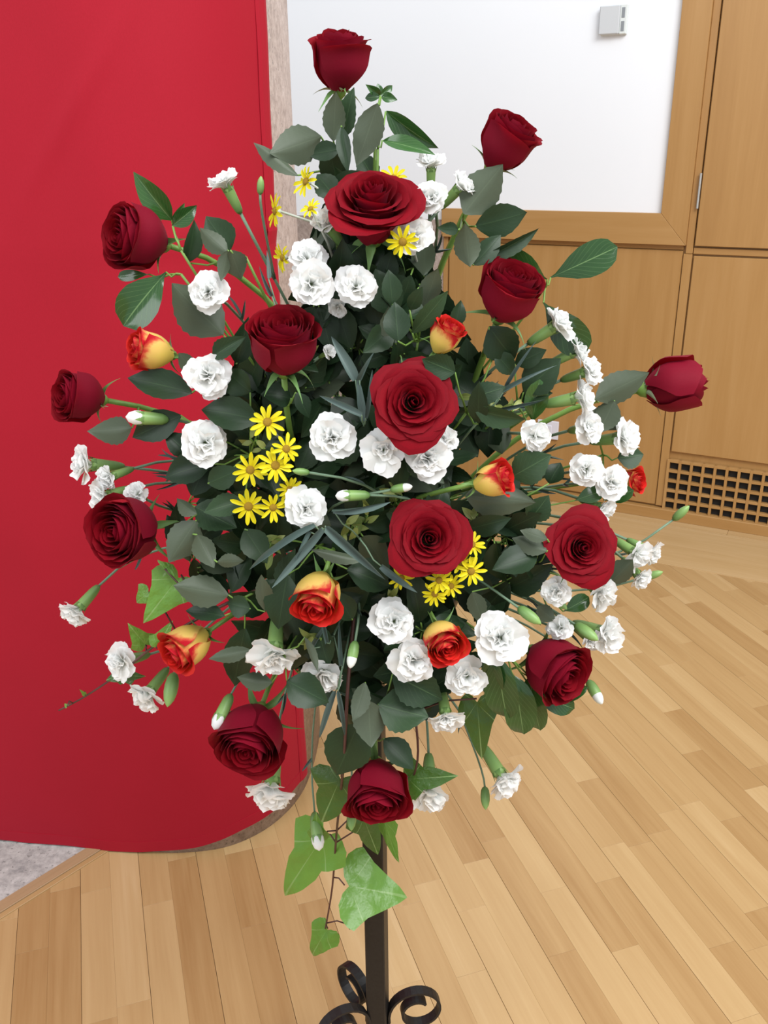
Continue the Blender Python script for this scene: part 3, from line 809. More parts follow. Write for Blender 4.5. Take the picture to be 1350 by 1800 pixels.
rose(655, 370, 160, (0.0, 0.80, 0.60), 'bowl', 'wide open dark red rose in the upper middle beside a yellow daisy', group=RG, v=0, leaves=[
    (672, 500, 690, 440, 40, 'd', 0, -.03), (650, 470, 610, 430, 34, 'd', 0, -.03)])
rose(243, 421, 122, (-0.86, 0.18, 0.50), 'mid', 'dark red rose facing left on the upper left, in front of the red cloth', group=RG, v=0)
rose(141, 698, 98, (-0.88, 0.12, 0.42), 'mid', 'dark red rose furthest to the left, facing left', group=RG, v=1, leaves=[(232, 752, 158, 760, 50, 'r', 1, -.01, 10)])
rose(497, 607, 130, (-0.02, 0.82, 0.54), 'mid', 'dark red rose left of centre on a thick green stem, above the yellow daisies', group=RG, v=2, leaves=[
    (512, 700, 462, 690, 46, 'd', 0, -.02), (520, 690, 545, 735, 30, 'd', 0, -.02)])
rose(725, 708, 146, (0.10, 0.10, 1), 'open', 'large open dark red rose facing forward in the centre, above three white carnations', group=RG, v=1, d=0.012)
rose(753, 948, 133, (0.10, 0.06, 1), 'open', 'open dark red rose facing forward just below the centre, beside yellow daisies', group=RG, v=2, d=0.012)
rose(893, 517, 120, (0.30, 0.80, 0.46), 'mid', 'dark red rose right of centre against the oak panel on a thick stem', group=RG, v=0, leaves=[
    (860, 575, 905, 636, 66, 'd', 0, -.015, 5)])
rose(1187, 677, 100, (0.90, 0.14, -0.12), 'bud', 'dark red rose bud furthest to the right, seen from behind its sepals', group=RG, v=0, leaves=[
    (1046, 702, 1140, 655, 54, 'r', 1, 0.004, 8), (1080, 705, 1052, 762, 46, 'r', 1, -.01, 10)])
rose(1020, 963, 120, (0.34, 0.02, 0.94), 'open', 'open dark red rose on the lower right, turned slightly right', group=RG, v=0, d=0.01, leaves=[(962, 948, 914, 932, 24, 'r', 1, .0, 10)])
rose(972, 1172, 122, (0.66, -0.52, 0.54), 'mid', 'dark red rose drooping right above the glossy leaves at lower right', group=RG, v=2)
rose(444, 1290, 134, (-0.22, -0.74, 0.60), 'mid', 'dark red rose hanging at lower left above a white carnation', group=RG, v=1)
rose(226, 932, 128, (-0.66, -0.10, 0.72), 'mid', 'dark red rose on the left between two white carnation clusters, turned left', group=RG, v=2, leaves=[
    (345, 915, 296, 990, 60, 'r', 1, 0, 6), (346, 940, 376, 998, 40, 'r', 1, .004, -8), (345, 904, 308, 878, 30, 'r', 1, .002, 30), (382, 988, 428, 985, 26, 'r', 1, 0, 20)])
rose(662, 1384, 120, (0.04, -0.82, 0.54), 'mid', 'dark red rose hanging lowest, in front of the ivy and the post', group=RG, v=1, d=0.02, sepal_len=1.15, leaves=[
    (642, 1200, 622, 1268, 40, 'r', 1, .012, 35), (648, 1232, 652, 1312, 60, 'r', 1, .01, 0), (665, 1238, 752, 1262, 82, 'r', 0, .0, -8), (690, 1185, 780, 1232, 70, 'r', 0, -.01, 8), (630, 1272, 590, 1366, 84, 'd', 0, -.005, 0), (675, 1298, 728, 1352, 46, 'd', 0, -.01)])
BG = 'red and yellow roses in the arrangement'
def bi(cx, cy, w, ax, label, v, **kw):
    rose(cx, cy, w, ax, kw.pop('kind', 'half'), label, BICOL, 'two_tone_rose', BG, v, stem_rad=0.0026, **kw)
bi(266, 616, 74, (-0.86, 0.20, 0.34), 'red and yellow rose facing left on the upper left, below the glossy leaf', 0, leaves=[(338, 690, 222, 662, 54, 'd', 0, -.004, 15), (345, 655, 312, 620, 30, 'r', 1, -.01)])
bi(783, 592, 62, (0.46, 0.78, 0.40), 'small red and yellow rose facing up in front of the oak panel, right of centre', 1)
bi(866, 843, 66, (0.90, 0.20, 0.36), 'red and yellow rose lying to the right on a broad pale leaf, right of centre', 2, d=.008)
bi(560, 1046, 88, (-0.20, -0.70, 0.66), 'red and yellow rose hanging forward, lower middle, under the grey strap leaves', 0, d=.012)
bi(780, 1123, 80, (0.28, -0.58, 0.74), 'red and yellow rose between two white carnations, lower right of centre', 1, kind='cup')
bi(1107, 846, 48, (0.7, 0.0, 0.4), 'red and yellow rose mostly hidden behind white carnations at the right edge', 2, d=-.03)
bi(330, 1136, 82, (-0.70, -0.52, 0.42), 'yellow rose with red tips hanging left above two carnations, lower left', 1)

# ------------------------------------------------------------------ carnations
def carn_petal(lean, seed, wide=0.52, ruff=0.09):
    rr = random.Random(seed); nt, ns = 7, 10
    V, UVs, Fc = [], [], []; ph = rr.uniform(0, 6); ph2 = rr.uniform(0, 6)
    for i in range(nt + 1):
        t0 = i / nt
        for j in range(ns + 1):
            s = j / ns * 2 - 1
            t = t0 * (1 - 0.30 * abs(s) ** 2.2)
            if i == nt: t *= 1 + (0.020 if j % 2 else -0.018) + 0.03 * math.sin(s * 5 + ph)
            # arc along the petal: rises then leans out
            r = z = 0.0; m_ = 8
            for q in range(m_):
                tt = t * (q + .5) / m_; phi = math.radians(8) + (math.radians(lean) - math.radians(8)) * min(1, tt * 1.7) ** 0.9 + math.radians(14) * max(0, tt - .7)
                r += math.sin(phi) * t / m_; z += math.cos(phi) * t / m_
            w = wide * (0.10 + 0.90 * min(1, t0 * 1.25) ** 1.1)
            rf = ruff * t0 ** 1.6 * (math.sin(s * 3.4 + ph) + 0.35 * math.sin(s * 7 + ph2))
            # ruffle is along the surface normal
            phi = math.radians(lean)
            V.append((0.05 + r - rf * math.cos(phi), s * w, z + rf * math.sin(phi) + 0.10 * s * s * t0)); UVs.append((0.5 + s * 0.5, t0))
    for i in range(nt):
        for j in range(ns):
            a = i * (ns + 1) + j; Fc.append((a, a + ns + 1, a + ns + 2, a + 1))
    return mesh('petal', V, Fc, WHITE, UVs)
CP = {'outer': [carn_petal(84, s_, .54, .08) for s_ in (1, 2, 3, 12)], 'mid': [carn_petal(60, s_, .48, .12) for s_ in (4, 5, 6)], 'inner': [carn_petal(32, s_, .42, .14) for s_ in (7, 8, 9)],
      'core': [carn_petal(22, s_, .46, .20) for s_ in (21, 22, 23)],
      'flat': [carn_petal(96, s_, .46, .04) for s_ in (10, 11)]}
cv, cf = lathe([(0.05, -1.32), (0.13, -1.30), (0.19, -1.15), (0.23, -0.9), (0.255, -0.5), (0.27, -0.15), (0.29, 0.0), (0.20, 0.06)], 10)
CALYX_ME = mesh('calyx', cv, cf, CALYX)
tv, tf = [], []
for q in range(5):
    a = q * 2 * PI / 5; o_ = len(tv)
    for da, rr_, z_ in ((-.5, .275, -.12), (.5, .275, -.12), (0, .36, .26), (0, .29, -.1)):
        tv.append((rr_ * math.cos(a + da), rr_ * math.sin(a + da), z_))
    tf += [(o_, o_ + 3, o_ + 2), (o_ + 3, o_ + 1, o_ + 2)]
TEETH = mesh('calyx_teeth', tv, tf, CALYX)
bv, bf = lathe([(0.04, -0.05), (0.12, 0.0), (0.185, 0.12), (0.215, 0.34), (0.21, 0.56), (0.16, 0.78), (0.07, 0.93), (0.0, 1.0)], 10)
BUD = mesh('bud', bv, bf, CALYX)
bv, bf = lathe([(0.19, 0.56), (0.20, 0.66), (0.185, 0.78), (0.14, 0.90), (0.07, 0.99), (0.0, 1.03)], 10)
BUDTIP = mesh('white_tip', bv, bf, WHITE, [(0.5, 0.9)] * len(bv))
bv, bf = lathe([(0.04, -0.05), (0.10, 0.0), (0.15, 0.12), (0.165, 0.35), (0.175, 0.60), (0.16, 0.66)], 10)
BUDCUP = mesh('calyx', bv, bf, CALYX)
bv, bf = lathe([(0.15, 0.55), (0.18, 0.66), (0.175, 0.80), (0.12, 0.94), (0.0, 1.02)], 10)
BUDTIP2 = mesh('white_tip', bv, bf, WHITE, [(0.5, 0.9)] * len(bv))
tv, tf = [], []
for q in range(5):
    a = q * 2 * PI / 5; o_ = len(tv)
    for da, rr_, z_ in ((-.6, .168, .56), (.6, .168, .56), (0, .188, .80), (0, .19, .6)):
        tv.append((rr_ * math.cos(a + da), rr_ * math.sin(a + da), z_))
    tf += [(o_, o_ + 3, o_ + 2), (o_ + 3, o_ + 1, o_ + 2)]
BTEETH = mesh('calyx_teeth', tv, tf, CALYX)
CR = random.Random(31)
def small_calyx_leaves(root, P, axis, n=2, ln=0.028):
    for q in range(n):
        d_ = (axis * 0.8 + Vector((CR.uniform(-1, 1), CR.uniform(-1, 1), CR.uniform(-1, 1))) * 0.7).normalized()
        M = leaf_matrix(P, P + d_ * ln, 5, 0, CR.uniform(-60, 60)); M.translation = P - root.location
        link('leaf', CR.choice(LM['c']), root, M)
CG = 'white spray carnations in the arrangement'
def bud_part(root, x, y, ln, ax, join_at, tip=True, d=0.0):
    P = pt(x, y, d); axis = vdir(P, *ax); L = ln * mpp(P); B = P - axis * L * .5
    M = basis(axis) @ Matrix.Scale(L, 4); M.translation = B - root.location
    b = link('bud', BUD, root, M)
    if tip: link('white_tip', BUDTIP, b)
    pts = bez(B, B - axis * L * .8, join_at + (B - join_at) * .3, join_at, 7)
    v, f = tube_data([p - root.location for p in pts], 0.0013, 5); link('bud_stem', mesh('bud_stem', v, f, STEM_CARN), root)
def carnation(cx, cy, dia, ax, label, full=1, d=0.0, buds=(), stiff=.42, leaves=True):
    P = pt(cx, cy, d); axis = vdir(P, *ax); Rb = 0.5 * dia * mpp(P) * (1.06 if full < 3 else 1.30)
    c = abs(ax[2]) / math.sqrt(sum(q * q for q in ax))
    B = P - axis * Rb * 0.42
    root = empty('white_carnation', B, label, 'carnation', CG)
    M = basis(axis, CR.uniform(0, 6)) @ Matrix.Scale(Rb, 4)
    def ring(kind, n, sc, z, a0):
        for q in range(n):
            a = a0 + q * 2 * PI / n + CR.uniform(-.28, .28); s_ = sc * CR.uniform(.86, 1.10)
            link('petal', CR.choice(CP[kind]), root, M @ Matrix.Rotation(a, 4, 'Z') @ Matrix.Translation((0, 0, z)) @ Matrix.Rotation(CR.uniform(-.3, .3), 4, 'X') @ Matrix.Rotation(CR.uniform(-.22, .22), 4, 'Y') @ Matrix.Scale(s_, 4))
    if full == 1:
        ring('outer', 6, 1.03, -0.02, 0); ring('mid', 6, 0.92, 0.02, .4); ring('inner', 6, 0.76, 0.06, .1); ring('core', 5, 0.66, 0.10, .7)
    elif full == 2:                        # single-looking flat bloom
        ring('flat', 6, 1.06, -0.05, 0); ring('mid', 5, 0.62, 0.02, .4); ring('inner', 5, 0.52, 0.03, .1); ring('core', 3, 0.48, 0.05, .7)
    else:                                  # half open
        ring('outer', 5, 0.92, -0.04, 0.2); ring('mid', 6, 0.95, -0.02, 0); ring('inner', 5, 0.88, 0.0, .4); ring('core', 3, 0.85, 0.02, .4)
    cx_ = link('calyx', CALYX_ME, root, M); link('calyx_teeth', TEETH, cx_)
    st_, pts = stem_to_foam(B - axis * Rb * 1.28, axis, 0.0017, STEM_CARN, 'stem', root, CR, stiff, 5)
    if leaves: small_calyx_leaves(root, pts[2], (pts[1] - pts[3]).normalized(), 2)
    for b in buds:
        bud_part(root, *b[:4], pts[b[4]], *b[5:])
    return root
C = carnation
C(393, 317, 68, (-0.42, 0.88, 0.16), 'white carnation on a long stem with a green bud, upper left by the cloth edge', buds=[(458, 325, 30, (.1, 1, .1), 2, False)], stiff=.3)
C(364, 513, 80, (-0.22, 0.1, 1), 'white carnation right of the upper left rose, on a broad grey leaf')
C(366, 659, 86, (-0.1, 0.1, 1), 'white carnation right of the upper left red and yellow rose')
C(360, 777, 92, (-0.05, 0.05, 1), 'white carnation left of the yellow daisy cluster')
C(546, 498, 90, (-0.05, .1, 1), 'large white carnation upper middle, directly above the rose left of centre', d=.005)
C(540, 452, 74, (-0.12, .5, .8), 'white carnation piled on top of the large one, upper middle', d=-.004)
C(627, 503, 80, (.12, .2, 1), 'white carnation touching the right side of the large upper middle one')
C(592, 541, 36, (-0.3, -0.4, .7), 'small faded white carnation half hidden below the upper middle pair', 3, d=-.03)
C(580, 618, 26, (.6, 0.3, .6), 'tiny white carnation petals peeping out right of the rose left of centre', 3, d=-.03, leaves=False)
C(585, 769, 92, (0, .08, 1), 'full round white carnation in the centre, leftmost of three below the large rose')
C(674, 791, 94, (-.02, 0, 1), 'flat open white carnation in the centre with six wide petals', 2, d=.012)
C(753, 804, 94, (.2, .02, 1), 'white carnation in the centre, rightmost of three below the large rose')
C(787, 768, 46, (.5, .4, .6), 'small white carnation tucked behind the lower right of the large central rose', 3, d=-.012)
C(537, 893, 86, (-.1, .05, 1), 'white carnation right of the lower yellow daisies, left of centre', d=.01)
C(692, 1092, 90, (-.05, 0.02, 1), 'white carnation below the centre rose, touching the red and yellow rose')
C(726, 1163, 86, (.12, -.38, .9), 'white carnation tilted down, lower middle, under the red and yellow rose', 1, d=.004)
C(821, 1191, 78, (0, -.25, .95), 'white carnation lower right of centre, below a red and yellow rose')
C(880, 1122, 102, (.05, -.05, 1), 'largest white carnation at lower right, left of the drooping rose', d=.008)
C(482, 1158, 98, (-.04, -.90, .42), 'white carnation hanging head down above the lower left rose')
C(566, 1191, 74, (-.08, -.75, .6), 'white carnation hanging at bottom centre under the hanging red and yellow rose', 3, d=-.02)
C(986, 567, 74, (.76, .50, .12), 'uppermost white carnation of the right-hand cluster, seen side on')
C(1018, 614, 66, (.8, .42, .1), 'second white carnation from the top of the right-hand cluster, seen side on', 1, d=-.01)
C(1040, 650, 66, (.85, .3, .38), 'third white carnation from the top of the right-hand cluster')
C(1026, 697, 78, (.95, .2, .15), 'fourth white carnation down the right-hand cluster with a long green calyx')
C(1037, 751, 66, (.6, .1, .78), 'fifth white carnation down the right-hand cluster, below the side-on one')
C(1100, 769, 76, (.88, .1, .42), 'outermost white carnation of the right-hand cluster, facing right')
C(1033, 824, 66, (.28, .05, .95), 'white carnation low in the right-hand cluster, above the lower right rose')
C(1078, 847, 68, (.42, 0, .9), 'white carnation in front of the half-hidden red and yellow rose at right', 1, d=.008)
C(945, 768, 58, (.4, -.1, .9), 'small white carnation in front of the white socket', 3)
C(1064, 896, 46, (.8, -.35, .25), 'white carnation peeping over the top right of the lower right rose', 3)
C(1125, 978, 54, (.72, -.5, .35), 'white carnation right of the lower right rose, nearer one of a pair', 3)
C(1148, 972, 46, (.78, -.42, .2), 'white carnation right of the lower right rose, outer one of a pair', 3, d=-.012)
C(1128, 1018, 46, (.6, -.7, .3), 'half-open white carnation below the pair at the right edge', 3)
C(978, 1041, 58, (-.1, -.3, .9), 'white carnation tucked under the left of the lower right rose')
C(1061, 1046, 62, (.6, -.5, .45), 'white carnation under the right of the lower right rose', 3)
C(1072, 1116, 68, (.75, -.25, .42), 'white carnation at lower right pointing towards the floor boards', 3)
C(1042, 1128, 46, (.6, -.5, .4), 'small white carnation between the green bud and the drooping rose', 3, d=-.01)
C(982, 1103, 46, (-.3, .15, .85), 'ragged white carnation above the drooping rose at lower right', 3, d=-.01)
C(785, 1266, 72, (.12, -.80, .42), 'white carnation seen side on below the lower middle group, pointing down')
C(208, 1164, 72, (-.76, -.2, .55), 'white carnation facing left beside the ivy, lower left')
C(254, 1227, 74, (-.52, -.72, .32), 'white carnation hanging beside a slim green bud, lower left', buds=[(300, 1214, 58, (-.15, -.98, .1), 1, False)])
C(130, 1079, 58, (-.58, -.72, .22), 'lone white carnation hanging on a stem against the red cloth, far left', 3)
C(475, 1396, 84, (-.08, -.97, .2), 'white carnation hanging head down under the lower left rose', 3)
C(145, 815, 80, (-.94, .08, .22), 'outermost white carnation of the left cluster, seen side on')
C(176, 874, 68, (-.85, -.25, .35), 'white carnation of the left cluster directly above the left rose')
C(188, 840, 46, (-.8, -.3, .35), 'middle white carnation of the left cluster', 3, d=-.012)
C(238, 866, 42, (-.3, .2, .7), 'small white carnation behind the top right of the left rose', 3, d=-.03)
C(756, 1403, 70, (0.02, -.95, .22), 'white carnation hanging right of the lowest rose', 3)
C(889, 1376, 70, (.5, -.82, .25), 'white carnation hanging lowest on the right, with a green bud beside it', 3, buds=[(853, 1404, 38, (0, -1, .1), 2, False)])
C(758, 283, 60, (0.0, .96, .25), 'white carnation facing straight up, near the top right against the white wall')
C(760, 346, 64, (-.1, .3, .95), 'white carnation just right of the upper middle rose')
C(815, 323, 54, (.62, .62, .22), 'white carnation pointing right with a long calyx, below the upper right rose', 3)
C(729, 413, 74, (.2, .25, .92), 'white carnation behind the yellow daisy at the lower right of the upper middle rose')
C(571, 386, 58, (-.5, .72, .4), 'white carnation half hidden behind the left of the upper middle rose', 3, d=-.01)

def bud(cx, cy, ln, ax, label, tip=0, d=0.0):
    P = pt(cx, cy, d); axis = vdir(P, *ax); L = ln * mpp(P); B = P - axis * L * .5
    root = empty('carnation_bud', B, label, 'flower bud', 'carnation buds in the arrangement')
    M = basis(axis) @ Matrix.Scale(L, 4)
    if tip == 2:
        b = link('calyx', BUDCUP, root, M); link('white_tip', BUDTIP2, root, M); link('calyx_teeth', BTEETH, b)
    else:
        b = link('bud', BUD, root, M)
        if tip: link('white_tip', BUDTIP, root, M)
    st_, pts = stem_to_foam(B, axis, 0.0014, STEM_CARN, 'stem', root, CR, .42, 5)
    small_calyx_leaves(root, pts[2], (pts[1] - pts[3]).normalized(), 1, .022)
bud(258, 735, 70, (-1, .06, .1), 'long half-open white carnation bud pointing left, right of the far left rose', 2)
bud(619, 871, 58, (-1, -.02, .15), 'half-open white carnation bud pointing left in the centre', 2, .01)
bud(706, 858, 38, (.95, .15, .3), 'plump green carnation bud above the rose below the centre', 1, .01)
bud(528, 829, 30, (-1, .1, .2), 'small green carnation bud left of the full round central carnation', 0, .01)
bud(620, 1151, 46, (-.18, -.95, .2), 'green carnation bud with white tip hanging below the centre', 1)
bud(557, 1462, 62, (.15, -.98, .1), 'white-tipped carnation bud hanging in front of the lowest ivy', 2, .045)
bud(618, 1440, 40, (0, -1, .2), 'green carnation bud at the lower left of the lowest rose', 0, .01)
bud(1198, 901, 36, (.72, .66, .1), 'green carnation bud sticking out alone at the far right in front of the vent', 0)
bud(1150, 1010, 32, (.9, .3, .1), 'tiny green bud at the right edge above the floor', 0)
bud(932, 1083, 48, (.78, -.58, .2), 'fat green carnation bud above the largest lower right carnation', 0, .01)
bud(1032, 1112, 50, (.72, -.52, .35), 'pale green carnation bud above the drooping rose', 0, .012)
bud(1046, 1217, 46, (.45, -.82, .3), 'green carnation bud with white tip below the drooping rose', 1)
bud(391, 1252, 64, (-.4, -.9, .15), 'white half-open carnation bud left of the lower left rose', 2)
bud(985, 1060, 34, (.6, -.6, .3), 'small green bud between the lower right rose and drooping rose', 0, -.02)

# ------------------------------------------------------------------ yellow daisies
DP = [leaf_mesh('petal', YELLOW, [(0, .5), (.3, .9), (.7, 1), (.9, .8), (1, .25)], .3, b_, .1, 0, 6, 2) for b_ in (.25, -.1, .5)]
dv_, df_ = lathe([(0.20, -0.08), (0.25, -0.02), (0.26, 0.05), (0.20, 0.12), (0.10, 0.15), (0.0, 0.16)], 10); DISC_ME = mesh('disc', dv_, df_, DISC)
dv_, df_ = lathe([(0.04, -0.38), (0.12, -0.34), (0.19, -0.2), (0.21, -0.05)], 8); DCUP = mesh('cup', dv_, df_, STEM_GREY)
DR = random.Random(17)
def daisy(cx, cy, dia, ax, label, d=0.012):
    P = pt(cx, cy, d); axis = vdir(P, *ax); Rb = .5 * dia * mpp(P)
    root = empty('yellow_daisy', P, label, 'daisy', 'yellow daisies in the arrangement')
    M = basis(axis, DR.uniform(0, 6)) @ Matrix.Scale(Rb, 4)
    n = DR.choice((10, 11, 12))
    for q in range(n):
        a = q * 2 * PI / n + DR.uniform(-.14, .14)
        link('petal', DR.choice(DP), root, M @ Matrix.Rotation(a, 4, 'Z') @ Matrix.Translation((0, .18, 0)) @ Matrix.Rotation(DR.uniform(-.15, .35), 4, 'X') @ Matrix.Diagonal((.26, DR.uniform(.72, .92), .5, 1)))
    link('disc', DISC_ME, root, M); link('cup', DCUP, root, M)
    stem_to_foam(P - axis * Rb * .36, axis, 0.0012, STEM_GREY, 'stem', root, DR, .3, 5)
daisy(470, 742, 62, (-.12, .2, 1), 'uppermost yellow daisy of the left cluster')
daisy(503, 789, 56, (.3, .15, .9), 'yellow daisy on the right of the left cluster, below the top one')
daisy(440, 826, 60, (-.1, 0, 1), 'leftmost upper yellow daisy of the left cluster')
daisy(484, 818, 62, (.1, .1, 1), 'bright-centred yellow daisy in the middle of the left cluster', .018)
daisy(509, 860, 46, (.2, -.1, .9), 'yellow daisy partly behind a white carnation in the left cluster', 0.0)
daisy(437, 890, 62, (-.1, -.1, 1), 'lower left yellow daisy of the left cluster')
daisy(480, 892, 52, (.1, -.2, .9), 'lowest right yellow daisy of the left cluster')
daisy(830, 957, 48, (.3, .25, .9), 'uppermost yellow daisy right of the rose below the centre')
daisy(812, 990, 48, (-.1, .1, 1), 'yellow daisy touching the lower right edge of the rose below the centre')
daisy(828, 1004, 54, (.2, -.1, 1), 'rightmost yellow daisy below the rose below the centre', .018)
daisy(772, 1020, 48, (-.1, 0, 1), 'yellow daisy directly under the rose below the centre', .018)
daisy(793, 1030, 44, (.1, -.2, .95), 'yellow daisy in the middle of the right cluster')
daisy(764, 1044, 46, (-.1, -.3, .9), 'lowest yellow daisy of the right cluster')
daisy(706, 1016, 46, (-.3, -.1, .9), 'yellow daisy mostly hidden behind the lower left of the rose below the centre', -.005)
daisy(538, 319, 56, (-.72, .3, .5), 'yellow daisy facing left, upper left of the upper middle rose')
daisy(484, 371, 58, (-.92, .1, .25), 'yellow daisy seen side on at the edge of the red cloth')
daisy(546, 367, 42, (-.4, .65, .5), 'small yellow daisy above the half-hidden upper carnation')
daisy(692, 313, 52, (.1, .5, .7), 'yellow daisy peeping over the top of the upper middle rose', -.01)
daisy(708, 425, 58, (-.25, -.1, .95), 'yellow daisy in front of a white carnation by the upper middle rose', .02)
daisy(497, 453, 50, (-.85, 0, .4), 'yellow daisy half hidden left of the large upper middle carnation', -.01)

# ------------------------------------------------------------------ placed foliage
sprig('glossy_sprig', 'small rosette of green leaves on a bare stalk right of the top rose', [
    (668, 168, 645, 150, 16, 'o', 0, 0), (668, 168, 692, 150, 15, 'o', 0, 0), (668, 170, 640, 172, 16, 'o', 0, 0), (670, 170, 698, 175, 17, 'o', 0, 0), (668, 168, 664, 146, 14, 'o', 0, -.004), (664, 182, 627, 292, 52, 'r', 1, .006, 8)], (661, 190), 0.0, mat=STEM_ROSE)
sprig('glossy_sprig', 'pair of long glossy leaves pointing right against the white wall near the top', [
    (678, 196, 768, 264, 40, 'o', 0, -.01, 20), (672, 246, 764, 268, 30, 'o', 0, 0, -30)], (664, 262), 0.0)
sprig('glossy_sprig', 'glossy leaves behind the upper left rose, sticking up over the red cloth', [
    (302, 388, 234, 304, 44, 'o', 0, 0, -10), (303, 397, 347, 362, 30, 'o', 0, .004, 10), (303, 392, 325, 358, 16, 'o', 0, -.004)], (318, 440), 0.0)
sprig('glossy_sprig', 'large glossy dark leaf below the upper left rose', [
    (292, 478, 213, 572, 72, 'g', 0, .004, 8), (262, 482, 206, 486, 20, 'g', 0, -.01)], (318, 482), 0.0)
sprig('leafy_sprig', 'grey green leaves between the upper left rose and the carnation bud', [
    (405, 440, 362, 380, 56, 'd', 0, -.004, 5), (400, 445, 350, 402, 36, 'r', 1, .004, 10), (405, 440, 425, 492, 42, 'r', 1, 0, 8), (400, 440, 388, 494, 24, 'r', 1, .006), (330, 462, 345, 388, 34, 'd', 0, -.015)], (432, 452), 0.0)
sprig('leafy_sprig', 'broad grey green leaf behind the carnation near the upper left rose', [
    (392, 588, 300, 500, 82, 'r', 1, -.02, 5), (372, 628, 428, 592, 34, 'r', 0, -.01), (415, 640, 438, 560, 40, 'd', 0, -.03)], (425, 610), -.01)
sprig('glossy_sprig', 'glossy oval leaf reaching right across the oak panel', [
    (968, 488, 1086, 434, 58, 'g', 0, 0, 8), (962, 492, 880, 448, 50, 'g', 0, -.01, -14), (955, 532, 1030, 622, 62, 'g', 0, -.014, 14)], (958, 505), -.01)
sprig('leafy_sprig', 'dark leaves left of the upper right rose stem, in front of the oak panel', [
    (745, 540, 770, 470, 38, 'r', 1, 0), (725, 586, 788, 512, 36, 'r', 0, 0, 20), (690, 535, 684, 474, 38, 'd', 0, 0), (700, 600, 694, 530, 48, 'd', 0, .004), (798, 575, 812, 528, 28, 'd', 0, -.02), (720, 545, 742, 505, 26, 'd', 0, 0)], (735, 600), -.01)
sprig('leafy_sprig', 'dark leaves below the small red and yellow rose right of centre', [
    (800, 655, 742, 630, 48, 'r', 0, .012, -6), (840, 745, 842, 672, 36, 'd', 0, 0), (826, 700, 890, 680, 40, 'r', 0, 0), (834, 720, 924, 742, 42, 'r', 0, .006, 25), (870, 620, 905, 660, 36, 'd', 0, -.02)], (820, 725), -.01)
sprig('leafy_sprig', 'dark leaves behind the green calyxes of the right-hand cluster', [
    (920, 690, 985, 630, 60, 'd', 0, -.02), (935, 745, 948, 672, 40, 'g', 0, -.03), (905, 640, 960, 615, 36, 'd', 0, -.02), (912, 700, 970, 690, 34, 'd', 0, -.03)], (910, 715), -.02)
sprig('leafy_sprig', 'broad pale leaf under the red and yellow rose right of centre', [
    (818, 872, 938, 882, 66, 'r', 1, -.006, 0), (900, 838, 968, 800, 60, 'r', 0, 0, 5), (820, 930, 898, 912, 40, 'd', 0, -.01), (965, 850, 985, 812, 40, 'd', 0, -.02), (930, 915, 965, 872, 46, 'r', 0, -.004), (1010, 880, 1060, 862, 30, 'g', 0, -.015)], (865, 890), -.03)
sprig('leafy_sprig', 'dark leaves left of the lower right rose', [
    (962, 968, 900, 945, 34, 'r', 1, -.006), (945, 975, 866, 1000, 54, 'd', 0, -.012), (975, 1090, 942, 1065, 30, 'r', 1, -.02), (990, 1075, 1036, 1050, 30, 'g', 0, -.02), (830, 1040, 850, 1098, 34, 'r', 1, -.03), (1068, 1030, 1112, 985, 44, 'r', 1, -.01)], (935, 1000), -.03)
sprig('leafy_sprig', 'square-ended dark leaf behind the outermost carnation of the right-hand cluster', [
    (1085, 805, 1130, 800, 44, 'r', 0, -.02), (1062, 880, 1112, 862, 28, 'g', 0, -.02), (1040, 720, 1085, 755, 40, 'r', 1, -.02)], (1060, 800), -.03)
sprig('glossy_sprig', 'cluster of glossy dark green leaves under the drooping rose at lower right', [
    (874, 1158, 890, 1270, 60, 'e', 0, 0, 8), (904, 1190, 922, 1297, 58, 'e', 0, .006, -8), (930, 1190, 948, 1290, 44, 'e', 0, 0, 14), (950, 1222, 1012, 1248, 40, 'e', 0, 0), (975, 1228, 1030, 1208, 30, 'e', 0, -.006), (862, 1150, 868, 1235, 40, 'e', 0, -.008)], (890, 1150), -.01)
sprig('leafy_sprig', 'pale grey green oval leaf lower left, above the yellow rose with red tips', [
    (402, 1046, 306, 1030, 56, 'r', 1, .008, 5), (395, 1082, 325, 1072, 34, 'd', 0, 0), (466, 1075, 458, 1012, 32, 'r', 1, 0), (440, 1070, 398, 1060, 40, 'd', 0, -.01), (430, 1105, 410, 1210, 56, 'd', 0, -.02)], (430, 1050), -.01)
sprig('leafy_sprig', 'dark leaves around the white carnation left of the daisy cluster', [
    (456, 738, 350, 716, 60, 'd', 0, -.012, 5), (318, 730, 230, 770, 54, 'd', 0, -.012, 5), (370, 815, 284, 838, 54, 'd', 0, -.012), (365, 850, 422, 825, 44, 'd', 0, -.01), (428, 880, 358, 900, 42, 'r', 0, -.01), (440, 690, 395, 650, 50, 'd', 0, -.02), (335, 800, 290, 760, 40, 'd', 0, -.02)], (440, 800), -.02)
sprig('leafy_sprig', 'dark leaves around the hanging red and yellow rose, lower middle', [
    (505, 1010, 488, 1108, 64, 'd', 0, -.01), (610, 1000, 690, 1030, 60, 'd', 0, -.012), (640, 985, 545, 968, 24, 'r', 1, .01, 30), (620, 1090, 590, 1040, 40, 'd', 0, -.02), (430, 930, 470, 990, 50, 'd', 0, -.015)], (560, 960), -.03)
sprig('leafy_sprig', 'grey brown leaves above the lower left rose', [
    (440, 1142, 366, 1158, 28, 'r', 1, .004, 15), (478, 1200, 416, 1192, 34, 'r', 1, 0, 10), (504, 1196, 576, 1236, 62, 'd', 0, .004, 0), (536, 1120, 560, 1180, 16, 'r', 1, .006, 30)], (500, 1150), -.01)
